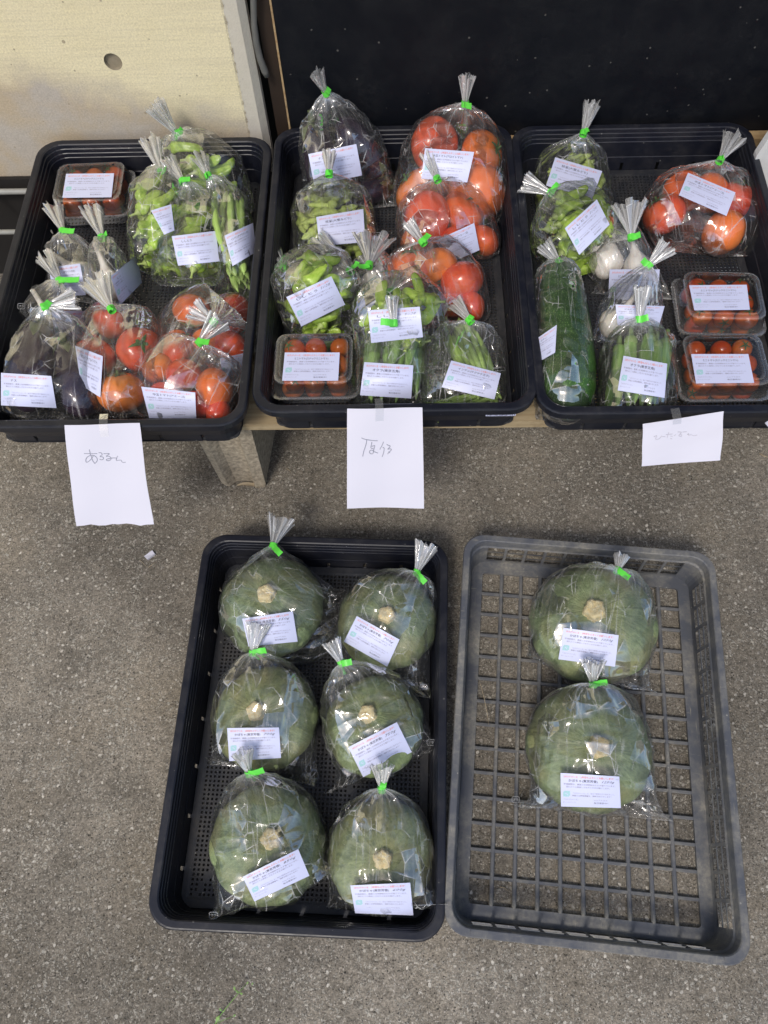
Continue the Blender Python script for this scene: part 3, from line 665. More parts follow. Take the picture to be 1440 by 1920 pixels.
_b = MB(); _b.tube([(.145, 0, 0), (.10, 0, 0), (.03, 0, 0), (0, 0, 0), (-.07, 0, 0), (-.15, .004, 0)], [.082, .100, .088, .04, .034, .036], 12); OKC = _b.mesh('cap', M['okra_cap'], True)
def egg_mesh():
    prof = [(0, .11), (.05, .15), (.15, .175), (.3, .195), (.5, .225), (.68, .235), (.82, .21), (.92, .15), (.98, .07), (1.0, .008)]
    return lathe(prof, 32, lambda th, t: 1+.02*math.cos(2*th+t*3), bend=.03, name='eggplant_body', mats=[M['eggplant']])
EGG = egg_mesh()
def eggcal():
    b = MB(); n = 25; V = []; rows = 5
    for i in range(rows):
        t = i/(rows-1)
        for k in range(n):
            th = 2*math.pi*k/n; spike = .5+.5*math.cos(5*th); s = -.01+t*(.03+.20*spike**1.5)
            rr = .06 if i == 0 else np.interp(s, [-.01, 0, .05, .15, .3], [.09, .118, .158, .183, .203])
            V.append((s, rr*math.cos(th), rr*math.sin(th)))
    b.add(V, [(i*n+k, i*n+(k+1) % n, (i+1)*n+(k+1) % n, (i+1)*n+k) for i in range(rows-1) for k in range(n)])
    b.tube([(.01, 0, 0), (-.04, 0, 0), (-.13, .01, .01), (-.17, .015, .012)], [.075, .05, .038, .045], 9); return b.mesh('calyx', M['egg_calyx'], True)
EGC = eggcal()
ZUC = lathe([(-.02, .035), (0, .07), (.03, .092), (.12, .105), (.3, .114), (.5, .124), (.7, .132), (.85, .13), (.94, .11), (.98, .07), (1.0, .02)], 40, lambda th, t: 1+.018*math.cos(7*th), bend=.02, name='zucchini_body', mats=[M['zucchini']])
def garlic_mesh(seed):
    rg = random.Random(seed); ph = rg.random()*6
    prof = [(-.30, .02), (-.29, .10), (-.22, .24), (-.08, .35), (.08, .38), (.24, .33), (.38, .22), (.50, .125), (.62, .085), (.85, .070), (1.15, .062), (1.17, .02)]
    fr = lambda th, t: 1+.085*abs(math.cos(3*th+ph))*(math.sin(math.pi*min(1, t*1.5)) if t < .66 else 0)-.03
    return lathe(prof, 30, fr, bend=lambda t: (.10*t*t, .03*math.sin(5*t)), name='garlic_bulb', mats=[M['garlic']])
GAR = [garlic_mesh(i) for i in range(3)]

def frame_from(p0, d, roll=0.0, s=(1, 1, 1)):
    """matrix: +X along d"""
    x = Vector(d).normalized(); up = Vector((0, 0, 1)); y = up.cross(x)
    if y.length < 1e-3: y = Vector((0, 1, 0))
    y.normalize(); z = x.cross(y); R = Matrix((x, y, z)).transposed().to_4x4() @ Matrix.Rotation(roll, 4, 'X')
    return Matrix.Translation(Vector(p0)) @ R @ Matrix.Diagonal((*s, 1))
def put(kind, mtx, label, cat, group=None, var=0):
    """a vegetable: one top-level thing, its calyx / cap / stem a child"""
    P = {'pepper': (PEP, PST, 'green_pepper'), 'pod': (POD, None, 'soybean_pod'), 'bean': (BEA, None, 'green_bean'), 'okra': (OKR, OKC, 'okra'), 'egg': ([EGG], EGC, 'eggplant'),
         'zuc': ([ZUC], None, 'zucchini'), 'garlic': (GAR, None, 'garlic_bulb'), 'kab': (KAB, STM, 'squash')}[kind]
    me, part, nm = P
    o = link(nm, me[var % len(me)], None, label, cat, group); o.matrix_world = mtx
    if part is not None:
        pm = part[var % len(part)] if isinstance(part, list) else part
        link(pm.name.split('.')[0], pm, o)
    return o

# ------------------------------------------------------------------ heaps of small produce: dropped one after another
SPECS = {'pepper': (.062, .0094, 5), 'pod': (.052, .0066, 3), 'bean': (.150, .0055, 8), 'okra': (.105, .0095, 5)}
def heap(kind, c, rx, ry, n, fl, label, cat, group, yaw=None, yj=math.pi, size=1.0, maxh=.07, rot=0.0):
    """c: photo pixel of the heap centre, rx/ry pixel half extents; returns the spheres that fill it"""
    L, r, k = SPECS[kind]; L *= size; r *= size; C0 = at(c[0], c[1], fl+.034)
    ex = (at(c[0]+rx, c[1], fl+.034)-C0)[:2]; ey = (at(c[0], c[1]-ry, fl+.034)-C0)[:2]
    ca, sa = math.cos(rot), math.sin(rot); ex, ey = np.array([ex[0]*ca-ex[1]*sa, ex[0]*sa+ex[1]*ca]), np.array([ey[0]*ca-ey[1]*sa, ey[0]*sa+ey[1]*ca])
    S = np.zeros((0, 3)); items = []
    for i in range(n):
        best = None
        for tr in range(10):
            a = random.uniform(0, 6.283); q = math.sqrt(random.random())*.95; y = (yaw if yaw is not None else 0)+random.uniform(-yj, yj)
            d = np.array([math.cos(y), math.sin(y)]); cen = C0[:2]+ex*q*math.cos(a)+ey*q*math.sin(a)
            pts = np.array([cen+d*L*(t-.5) for t in np.linspace(*((-.12, 1.0) if kind == 'pepper' else (.04, .97)), k)])
            z = fl+r+.0005
            if len(S):
                D2 = ((pts[:, None, :]-S[None, :, :2])**2).sum(-1); hh = (2*r*.86)**2-D2; ok = hh > 0
                if ok.any(): z = max(z, float((S[None, :, 2]+np.sqrt(np.maximum(hh, 0)))[ok].max()))
            sc_ = z+.012*q*q+(5 if z > fl+maxh else 0)
            if best is None or sc_ < best[0]: best = (sc_, z, pts, cen, d)
        _, z, pts, cen, d = best; til = random.uniform(-.12, .12)
        S = np.vstack([S, np.c_[pts, np.full(k, z)]]); items.append((cen, d, z, til))
    for i, (cen, d, z, til) in enumerate(items):
        s = L*random.uniform(.9, 1.08); p0 = (cen[0]-d[0]*s*.5, cen[1]-d[1]*s*.5, z)
        th = r/{'pepper': .115, 'pod': .105, 'bean': .031, 'okra': .098}[kind]*random.uniform(.93, 1.08)
        put(kind, frame_from(p0, (d[0], d[1], til*.3), random.uniform(0, 6.28) if kind in ('pepper', 'okra', 'bean') else random.uniform(-.6, .6)+(math.pi if random.random() < .5 else 0), (s, th, th)), label, cat, group, i)
    fat = {'pepper': 1.2, 'pod': 1.5, 'bean': 1.7, 'okra': 1.3}[kind]
    return [(tuple(s_), r*fat) for s_ in S]

# ------------------------------------------------------------------ bags
def push_out(P, S, Rr, marg):
    for c in range(0, len(P), 4000):
        Q = P[c:c+4000]; D = Q[:, None, :]-S[None, :, :]; d = np.sqrt((D**2).sum(-1)); pen = (Rr[None, :]+marg)-d
        k = pen.argmax(1); ii = np.arange(len(Q)); pp = pen[ii, k]; hit = pp > 0
        if hit.any():
            dv = D[ii, k][hit]/(d[ii, k][hit][:, None]+1e-9); Q[hit] += dv*pp[hit][:, None]
    return P
def upsample(G, closed_u=True):
    nv, nu, _ = G.shape
    A = np.empty((nv, nu*2, 3)); A[:, ::2] = G; nx = np.roll(G, -1, 1); A[:, 1::2] = (G+nx)/2
    B = np.empty((nv*2-1, nu*2, 3)); B[::2] = A; B[1::2] = (A[:-1]+A[1:])/2; return B
def grid_mesh(name, G, mat_, gather, closed=True, uvs=None):
    nv, nu, _ = G.shape; idx = np.arange(nv*nu).reshape(nv, nu)
    cu = nu if closed else nu-1
    a = idx[:-1, :cu]; b2 = np.roll(idx, -1, 1)[:-1, :cu]; c = np.roll(idx, -1, 1)[1:, :cu]; d = idx[1:, :cu]
    Fc = np.stack([a, b2, c, d], -1).reshape(-1, 4)
    me = bpy.data.meshes.new(name); me.vertices.add(nv*nu); me.vertices.foreach_set('co', G.reshape(-1).astype(np.float32))
    nf = len(Fc); me.loops.add(nf*4); me.loops.foreach_set('vertex_index', Fc.reshape(-1).astype(np.int32)); me.polygons.add(nf)
    me.polygons.foreach_set('loop_start', np.arange(0, nf*4, 4, dtype=np.int32)); me.update(calc_edges=True); me.validate()
    me.polygons.foreach_set('use_smooth', np.ones(nf, bool)); me.materials.append(mat_)
    if uvs is None:
        lv = np.r_[0, np.cumsum(np.linalg.norm(np.diff(G.mean(1), axis=0), axis=1))]
        w = np.linalg.norm(np.diff(G, axis=1), axis=2).sum(1).max()
        U = np.linspace(0, w, nu+1); us = np.stack([U[:cu], U[1:cu+1]], 0)
        uvl = np.zeros((nv-1, cu, 4, 2)); uvl[:, :, 0, 0] = us[0]; uvl[:, :, 3, 0] = us[0]; uvl[:, :, 1, 0] = us[1]; uvl[:, :, 2, 0] = us[1]
        uvl[:, :, 0, 1] = lv[:-1, None]; uvl[:, :, 1, 1] = lv[:-1, None]; uvl[:, :, 2, 1] = lv[1:, None]; uvl[:, :, 3, 1] = lv[1:, None]
        rs = random.random()*7
        ul = me.uv_layers.new(name='UVMap'); ul.data.foreach_set('uv', (uvl+rs).reshape(-1).astype(np.float32))
    at_ = me.attributes.new('gather', 'FLOAT', 'POINT'); at_.data.foreach_set('value', gather.reshape(-1).astype(np.float32))
    return me
def ridged(x): return 1-np.abs((x % 1.0)*2-1)
FONTCACHE = {}
def text2d(s, size, bold=False):
    key = (s, size)
    if key in FONTCACHE: return FONTCACHE[key]
    c = bpy.data.curves.new('t', 'FONT'); c.body = s; c.size = size; c.resolution_u = 1; c.offset = size*.012 if bold else 0
    o = bpy.data.objects.new('t', c); COL.objects.link(o); dg = bpy.context.evaluated_depsgraph_get()
    me = bpy.data.meshes.new_from_object(o.evaluated_get(dg)); V = np.array([v.co[:2] for v in me.vertices]).reshape(-1, 2); Fc = [tuple(p.vertices) for p in me.polygons]
    bpy.data.objects.remove(o); bpy.data.curves.remove(c); bpy.data.meshes.remove(me)
    FONTCACHE[key] = (V, Fc); return V, Fc
def label_print(name, hand=None):
    """unit-square layout (x right, y up, 1.5 : 1) of what is printed on the sticker"""
    V = []; Fc = []; Mi = []
    def line(s, x, y, w, m_, h, bold=False, center=False):
        v, f = text2d(s, .1, bold); ww = v[:, 0].max(); sx = w/ww; v = v*[sx, h/.078]; b0 = len(V)
        V.extend([(x+p[0], y+p[1]) for p in v]); Fc.extend([tuple(b0+i for i in q) for q in f]); Mi.extend([m_]*len(f))
    line('はたけのいえ・2年目もよろしくお願いします！', .05, .875, .86, 0, .055, True)
    nl = len(name); wdt = min(.62, .062*nl)
    line(name, .13 if hand else .18, .755, wdt if not hand else .50, 1, .070, True)
    line('栽培期間中、農薬と化学肥料を使わず育てています。', .05, .655, .88, 2, .043, True)
    line('採れたての美味しさをそのままお届けします。', .09, .575, .74, 2, .043, True)
    line('「はたけのいえ」は、地元で野菜を作り始めました。', .19, .39, .72, 2, .040)
    line('季節のお野菜情報を、随時お知らせします！', .19, .315, .66, 2, .042, True)
    line('「はたけのいえ」', .03, .20, .26, 2, .040); line('ホームページ', .03, .115, .22, 2, .038)
    line('instaでも日々', .55, .195, .23, 2, .040); line('毎日更新中！', .55, .105, .24, 1, .045)
    b0 = len(V); V.extend([(.04+.115*i/6, .30+.17*j/6) for j in range(7) for i in range(7)])
    for j in range(6):
        for i in range(6):
            if (i, j) in ((0, 5), (5, 0), (2, 3), (3, 2)): continue
            k_ = b0+j*7+i; Fc.append((k_, k_+1, k_+8, k_+7)); Mi.append(3)
    if hand:
        v, f = text2d(hand, .1); v = v*[.22/max(v[:, 0].max(), .01), .075/.075]; v[:, 0] += v[:, 1]*.35; b0 = len(V)
        V.extend([(.68+p[0], .755+p[1]+.05*p[0]) for p in v]); Fc.extend([tuple(b0+i for i in q) for q in f]); Mi.extend([1]*len(f))
    return np.array(V), Fc, Mi
LPC = {}
def sticker(root, quad, trees, name, hand=None, off=.0012, lbl=None):
    """quad: photo pixels tl,tr,br,bl. The card is laid on whatever surface is there and bent gently over it."""
    nu, nv = 11, 8; q = np.array(quad, float); U, Vv = np.meshgrid(np.linspace(0, 1, nu), np.linspace(0, 1, nv))
    PX = ((1-U)*(1-Vv))[..., None]*q[0]+(U*(1-Vv))[..., None]*q[1]+(U*Vv)[..., None]*q[2]+((1-U)*Vv)[..., None]*q[3]
    T = np.full(U.shape, np.nan); o = Vector((0, 0, CAMZ))
    for i in range(nv):
        for j in range(nu):
            d = Vector(ray(*PX[i, j])); ds = []
            for t_ in trees:
                h = t_.ray_cast(o, d.normalized(), 5)
                if h[0] is not None: ds.append(h[3]/d.length)
            if ds: T[i, j] = min(ds)
    ok = ~np.isnan(T)
    u, v = U-.5, Vv-.5; A = np.stack([np.ones_like(u), u, v, u*u, v*v, u*v], -1)
    t = T[ok]; w = np.ones(len(t))
    med = np.median(t); keep = np.abs(t-med) < .05
    co = np.linalg.lstsq(A[ok][keep], t[keep], rcond=None)[0]
    co[1:3] = np.clip(co[1:3], -.09, .09); co[3:] = np.clip(co[3:], -.05, .09)
    fit = A@co; res = (fit-np.where(ok, T, fit+1)); shift = np.percentile(res[ok], 93)
    T2 = fit-max(shift, 0)-off
    D = np.array([[ray(*PX[i, j]) for j in range(nu)] for i in range(nv)])
    G = D*T2[..., None]+np.array([0, 0, CAMZ])
    me = grid_mesh('sticker', local(G, root), M['label'], np.zeros(U.shape), False)
    sk = link('sticker', me, root, lbl)
    mod = sk.modifiers.new('thickness', 'SOLIDIFY'); mod.thickness = .00025; mod.offset = -1; mod.use_rim = False
    key = (name, hand)
    if key not in LPC: LPC[key] = label_print(name, hand)
    V2, Fc, Mi = LPC[key]; x = np.clip(V2[:, 0], 0, .999)*(nu-1); y = np.clip(1-V2[:, 1], 0, .999)*(nv-1)
    xi, yi = x.astype(int), y.astype(int); fx, fy = (x-xi)[:, None], (y-yi)[:, None]
    P = G[yi, xi]*(1-fx)*(1-fy)+G[yi, xi+1]*fx*(1-fy)+G[yi+1, xi]*(1-fx)*fy+G[yi+1, xi+1]*fx*fy
    P = P+(np.array([0, 0, CAMZ])-P)/np.linalg.norm(np.array([0, 0, CAMZ])-P, axis=1)[:, None]*.0005
    pm = mesh('printing', local(P, root), Fc, None, False, [M['ink_red'], M['ink_dark'], M['ink_soft'], M['ink_teal']], Mi)
    pr_ = link('printing', pm, sk)
    return G
def bag(spec):
    fl = spec['fl']; T = at(*spec['tie']); A, B = at(*spec['seam'][0]), at(*spec['seam'][1]); S = np.array([s[0] for s in spec['S']]); Rr = np.array([s[1] for s in spec['S']])
    rg = np.random.default_rng(spec.get('seed', int(spec['tie'][0]*7+spec['tie'][1])))
    cen = S.mean(0); root = empty('produce_bag', (cen[0], cen[1], fl), spec['label'], 'bag', 'clear film bags of produce tied with green tape')
    Mm = (A+B)/2; D = (Mm-T); D[2] = 0; D /= np.linalg.norm(D)+1e-9; Wd = np.array([-D[1], D[0], 0])
    if np.dot(B-A, Wd) < 0: A, B = B, A
    sp = S@D; wp = S@Wd; s0, s1 = (sp-Rr).min()-.004, (sp+Rr).max()+.004; w0, w1 = (wp-Rr).min()-.006, (wp+Rr).max()+.006; top = (S[:, 2]+Rr).max()+.008
    nu, nv = 52, 34; th = np.linspace(0, 2*np.pi, nu, endpoint=False)
    G = np.zeros((nv, nu, 3)); tri = 1-np.abs(th/np.pi-1)                  # 0..1..0
    sA, sB = A@D, B@D
    for i in range(nv):
        v = i/(nv-1)
        if v < .14:
            k = v/.14; ring_r = .0042
            tgt = ((s0)*D[:, None]+((w0+w1)/2+(w1-w0)/2*1.05*np.cos(th))*Wd[:, None]).T; zz = fl+.001+(top-fl)*(np.sin(th)*.5+.5)
            tgt[:, 2] = zz; st = T+np.stack([ring_r*np.cos(th)*Wd[0], ring_r*np.cos(th)*Wd[1], ring_r*np.sin(th)], -1)
            G[i] = st*(1-k)+tgt*k
        elif v < .84:
            k = (v-.14)/.70; s = s0+(s1-s0)*k; m_ = (w0+w1)/2; hw = (w1-w0)/2*1.05
            tgt = (s*D[:, None]+(m_+hw*np.cos(th))*Wd[:, None]).T; tgt[:, 2] = fl+.001+(top-fl)*np.clip(np.sin(th)*.9+.4, 0, 1); G[i] = tgt
        else:
            k = (v-.84)/.16; m_ = (w0+w1)/2; hw = (w1-w0)/2*.98; tgt = ((s1-.012)*D[:, None]+(m_+hw*np.cos(th))*Wd[:, None]).T; tgt[:, 2] = fl+.001+(top-fl)*.55*np.clip(np.sin(th)*.9+.4, 0, 1)
            c = (np.cos(th)*.5+.5)[:, None]; seam = A*(1-c)+B*c+np.array([0, 0, 1])*(np.sin(th)[:, None]*.0006)
            G[i] = tgt*(1-k)+seam*k
    flz = fl+.0006; slack = spec.get('slack', 0.0)
    for it in range(70):
        H = G.copy(); H[1:-1] = (G[1:-1]*.0+(G[:-2]+G[2:])*.28+(np.roll(G, 1, 1)[1:-1]+np.roll(G, -1, 1)[1:-1])*.22)
        wt = np.interp(np.linspace(0, 1, nv), [0, .8, .9, 1], [.65, .65, .12, .06])[1:-1, None, None]; G[1:-1] = G[1:-1]*(1-wt)+H[1:-1]*wt
        G[1:-1, :, 2] += slack
        Q = push_out(G[1:-1].reshape(-1, 3).copy(), S, Rr, .0016); Q[:, 2] = np.maximum(Q[:, 2], flz); G[1:-1] = Q.reshape(nv-2, nu, 3)
    G = upsample(upsample(G)); nv, nu, _ = G.shape
    # normals
    du = np.roll(G, -1, 1)-np.roll(G, 1, 1); dv = np.gradient(G, axis=0); Nn = np.cross(du, dv); Nn /= np.linalg.norm(Nn, axis=2)[..., None]+1e-12
    cc = G.mean((0, 1)); 
    if (Nn*(G-cc)).sum() < 0: Nn = -Nn
    ds = np.linalg.norm(G-T, axis=2); vv = np.linspace(0, 1, nv)[:, None]*np.ones(nu); uu = np.linspace(0, 1, nu, endpoint=False)[None, :]*np.ones((nv, 1))
    # pleats that leave the tie
    ph = rg.random(6)*9; kk = rg.integers(9, 14)
    wob = .25*np.sin(vv*7+ph[0])+.2*np.sin(uu*12.6+ph[1])
    amp = .0050*np.clip(ds/.02, 0, 1)*np.exp(-ds/.060)
    disp = amp*(ridged(uu*kk+wob+ph[2])**1.3+.5*ridged(uu*kk*2.3+wob*1.4+ph[3])**2)
    # long straight folds over the body and crumpled facets (always outwards)
    Lc = G.reshape(-1, 3); fd = np.zeros(len(Lc))
    for q in range(7):
        n_ = rg.normal(size=3); n_ /= np.linalg.norm(n_); n_ = n_*rg.uniform(.7, 1.3); lam = rg.uniform(.022, .06)
        fd += ridged(Lc@n_/lam+rg.random()+.15*np.sin(Lc@rg.normal(size=3)*30))**3*rg.uniform(.0004, .0013)
    fd = fd.reshape(nv, nu)*spec.get('crumple', 1.0)*np.clip(vv*8, 0, 1)*np.clip((1-vv)*14, 0, 1)
    # flap of loose film towards the seam: ripples
    rip = .0022*np.clip((vv-.8)/.2, 0, 1)*ridged(uu*9+ph[4]+wob)*np.clip((1-vv)*18, 0, 1)
    disp = disp+fd+rip; dn = np.where(G[..., 2] > fl+.006, 1.0, .0)
    G = G+Nn*(disp*dn)[..., None]
    Q = G.reshape(-1, 3); Q[:, 2] = np.maximum(Q[:, 2], flz); G = Q.reshape(nv, nu, 3)
    gather = .70*np.exp(-ds/.012)+.30*np.exp(-ds/.045)*ridged(uu*kk*2.3+wob*1.4+ph[3])**3+.60*np.clip((vv-.984)/.016, 0, 1)+.20*np.exp(-((np.minimum(uu, 1-uu))/.006)**2)*(vv > .75)+.20*np.exp(-((uu-.5)/.006)**2)*(vv > .75)
    me = grid_mesh('bag_film', local(G, root), M['film'], gather); link('bag_film', me, root)
    Vl = [Vector(p) for p in G.reshape(-1, 3)]; idx = np.arange(nv*nu).reshape(nv, nu); a = idx[:-1]; b2 = np.roll(idx, -1, 1)[:-1]; c = np.roll(idx, -1, 1)[1:]; d = idx[1:]
    tree = BVHTree.FromPolygons(Vl, np.stack([a, b2, c, d], -1).reshape(-1, 4).tolist())
    # gathered end above the tape
    tl = at(*spec['tail']); ax = tl-T; Lt = np.linalg.norm(ax); ax /= Lt; camd = np.array([0, 0, CAMZ])-T; camd /= np.linalg.norm(camd)
    e1 = np.cross(ax, camd); e1 /= np.linalg.norm(e1); e2 = np.cross(e1, ax); tw = spec.get('tw', .45)*Lt
    nU, nV = 72, 14; t_ = np.linspace(0, 2*np.pi, nU, endpoint=False); H = np.zeros((nV, nU, 3)); kz = rg.integers(9, 13); pz = rg.random(4)*6
    jag = .05*np.sin(t_*3+pz[0])+.035*np.sin(t_*7+pz[1])+.02*np.sin(t_*17+pz[2])
    ka, kb = rg.integers(5, 8), rg.integers(12, 17); pp = rg.random(6)*6
    fold = .55*np.sin(t_*ka+pp[0])+.45*np.sin(t_*kb+pp[1]+.8*np.sin(t_*3+pp[2]))+.25*np.sin(t_*29+pp[3]); jag = jag+.04*np.sin(t_*11+pp[4])*np.sin(t_*2+pp[5])+.03*fold
    for i in range(nV):
        v = i/(nV-1); g_ = v**1.15; rw = .0042*(1-g_)+tw*.5*g_*(1+.10*math.sin(pp[4])); rt = .0040*(1-g_)+.0085*g_
        curl = .006*v*v*math.sin(pp[5]); lift = .0035*np.sin(t_*5+pz[1]+2*v)*v
        side = np.cos(t_)*rw*(1+.12*v*np.sin(t_*ka+pp[2]))+.0035*v*np.sin(t_*kb+pz[2]+v)
        H[i] = T+ax*((v*Lt*(1+jag))[:, None] if v > 0 else 0)+e1*side[:, None]+e2*(np.sin(t_)*rt*.8+fold*(.0008+.0058*v)*min(1.0, Lt/.055)+lift+curl)[:, None]
    gt = np.ones((nV, nU))*(.66-.20*np.linspace(0, 1, nV)[:, None])*(.75+.45*fold[None, :])
    me = grid_mesh('gathered_end', local(H, root), M['film'], np.clip(gt, 0, 1)); link('gathered_end', me, root)
    # green tape: a band round the neck and its folded flag
    b = MB(); n = 18; hw = .0052
    R = [[tuple(T+ax*(s*hw)+e1*.0064*math.cos(2*math.pi*k/n)*kx+e2*.0056*math.sin(2*math.pi*k/n)*kx) for k in range(n)] for s, kx in ((-1, .98), (-1, 1.06), (1, 1.06), (1, .98))]
    loft(b, R)
    fd_ = at(spec['flag'][0], spec['flag'][1], T[2]+spec.get('fz', .006))-T; Lf = np.linalg.norm(fd_); fd_ /= Lf
    fax = ax-fd_*np.dot(ax, fd_); fax = fax/np.linalg.norm(fax) if np.linalg.norm(fax) > .3 else e1
    nn = np.cross(fd_, fax); nn /= np.linalg.norm(nn); nn = nn if nn@camd > 0 else -nn
    V = []
    for side in (0, 1):
        for i in range(8):
            t = i/7; c0 = T+camd*.0066+fd_*Lf*t+nn*(.0022*math.sin(t*4+pz[0])*1.0+.0008*side)
            hh = hw*(1.0+.06*math.sin(i*2.1)); V += [c0-fax*hh, c0+fax*hh]
    Fq = [(2*i, 2*i+1, 2*i+3, 2*i+2) for i in range(7)]+[(16+2*i, 16+2*i+2, 16+2*i+3, 16+2*i+1) for i in range(7)]+[(14, 15, 31, 30), (0, 16, 17, 1)]+[(2*i, 2*i+2, 18+2*i, 16+2*i) for i in range(7)]+[(2*i+1, 17+2*i, 19+2*i, 2*i+3) for i in range(7)]
    b.add(V, Fq); b.V = [tuple(p) for p in local(b.V, root)]
    link('green_tape', b.mesh('green_tape', M['tape'], False), root)
    if spec.get('quad'): sticker(root, spec['quad'], [tree], spec['name'], spec.get('hand'), lbl=spec.get('slabel'))
    if spec.get('mark'):                      # the recycling mark printed on a corner of the film
        u, v = spec['mark']; zz = None; h = tree.ray_cast(Vector((0, 0, CAMZ)), Vector(ray(u, v)).normalized(), 5)
        P0 = np.array(h[0]) if h[0] is not None else at(u, v, fl+.01)
        V2, F2 = text2d('プラ', .1); P0 = P0+camd*.0008; k = .0050/.1
        q = MB(); q.add([P0+(_R*(p[0]-.1)*k+_U*(p[1]-.04)*k) for p in V2], F2)
        R0 = [P0+_R*x+_U*y for x, y in rrect(.0064, .0050, .0024, 4)]; R1 = [P0+_R*x+_U*y for x, y in rrect(.0059, .0045, .0020, 4)]
        loft(q, [[tuple(p) for p in R0], [tuple(p) for p in R1]]); q.V = [tuple(p) for p in local(q.V, root)]
        link('recycling_mark', q.mesh('recycling_mark', M['print_white']), root)
    return root
def pos_words(pts):
    """a distinct phrase for each of a few fruits in one bag"""
    n = len(pts); P = np.array(pts, float); free = set(range(n)); words = {}
    for w, key in (('front', lambda i: -P[i, 1]), ('back', lambda i: P[i, 1]), ('left', lambda i: P[i, 0]), ('right', lambda i: -P[i, 0])):
        if not free: break
        i = min(free, key=key); words[i] = w+'most'; free.discard(i)
    for i in free: words[i] = 'middle' if len(free) == 1 else ('inner left' if P[i, 0] <= min(P[j, 0] for j in free) else ('inner right' if P[i, 0] >= max(P[j, 0] for j in free) else 'centre'))
    return [words[i] for i in range(n)]
def tomatoes(lst, fl, where):
    """lst: (px, py, pixel radius, kind, lift m, calyx(0/1), tilt dir px) -> spheres"""
    S = []; W_ = pos_words([(a[0], a[1]) for a in lst])
    for i, (a, w) in enumerate(zip(lst, W_)):
        u, v, rp, kind, lift, cal = a[:6]; r = rp*1.06*px2m(u, v, fl+.03); z = fl+r*.86+lift; p = at(u, v, z)
        colw = {'tomato': 'red', 'tomato_pink': 'pinkish red', 'tomato_orange': 'orange'}[kind]
        o = link('tomato', TOM[kind][i % 3], None, f'{w} {colw} tomato {where}', 'tomato')
        az = random.uniform(0, 6.28) if len(a) < 7 else a[6]; tl = .45 if cal else 1.9
        if len(a) > 7: tl = a[7]
        o.matrix_world = Matrix.Translation(Vector(p)) @ Matrix.Rotation(az, 4, 'Z') @ Matrix.Rotation(tl, 4, 'Y') @ Matrix.Rotation(random.uniform(0, 6), 4, 'Z') @ Matrix.Diagonal((r, r, r, 1))
        link('calyx', CAL[i % 3], o); S.append((tuple(p), r*1.0))
    return S
# ------------------------------------------------------------------ the squashes on the ground
def squash(u, v, rp, fl, where, su, sv, tint):
    r = rp*px2m(u, v, fl+.05); z = fl+.60*r; p = at(u, v, z); k = px2m(u, v, z+.05)
    e = to_px(p+np.array([0, 0, .62*r])); off = (_R*(su-e[0])*k-_U*(sv-e[1])*k*1.0)[:3]; ang = min(.55, float(np.linalg.norm(off[:2]))/(.62*r)); az = math.atan2(off[1], off[0])
    Mx = Matrix.Translation(Vector(p)) @ Matrix.Rotation(az, 4, 'Z') @ Matrix.Rotation(ang, 4, 'Y') @ Matrix.Rotation(-az+random.uniform(0, 6), 4, 'Z') @ Matrix.Diagonal((r, r, r, 1))
    put('kab', Mx, f'{tint} green squash {where}', 'squash', None, tint_i[0]); tint_i[0] += 1
    tp = np.array(Mx @ Vector((0, 0, .60)))
    S = [((p[0]+.44*r*math.cos(a), p[1]+.44*r*math.sin(a), p[2]-.0), .555*r) for a in np.linspace(0, 2*math.pi, 13)[:-1]]+[(tuple(p), .60*r), (tuple(tp), .155*r), (tuple(np.array(Mx @ Vector((.08, 0, .55)))), .13*r)]
    return S
tint_i = [0]
NK = 'かぼちゃ(東京芳香)'
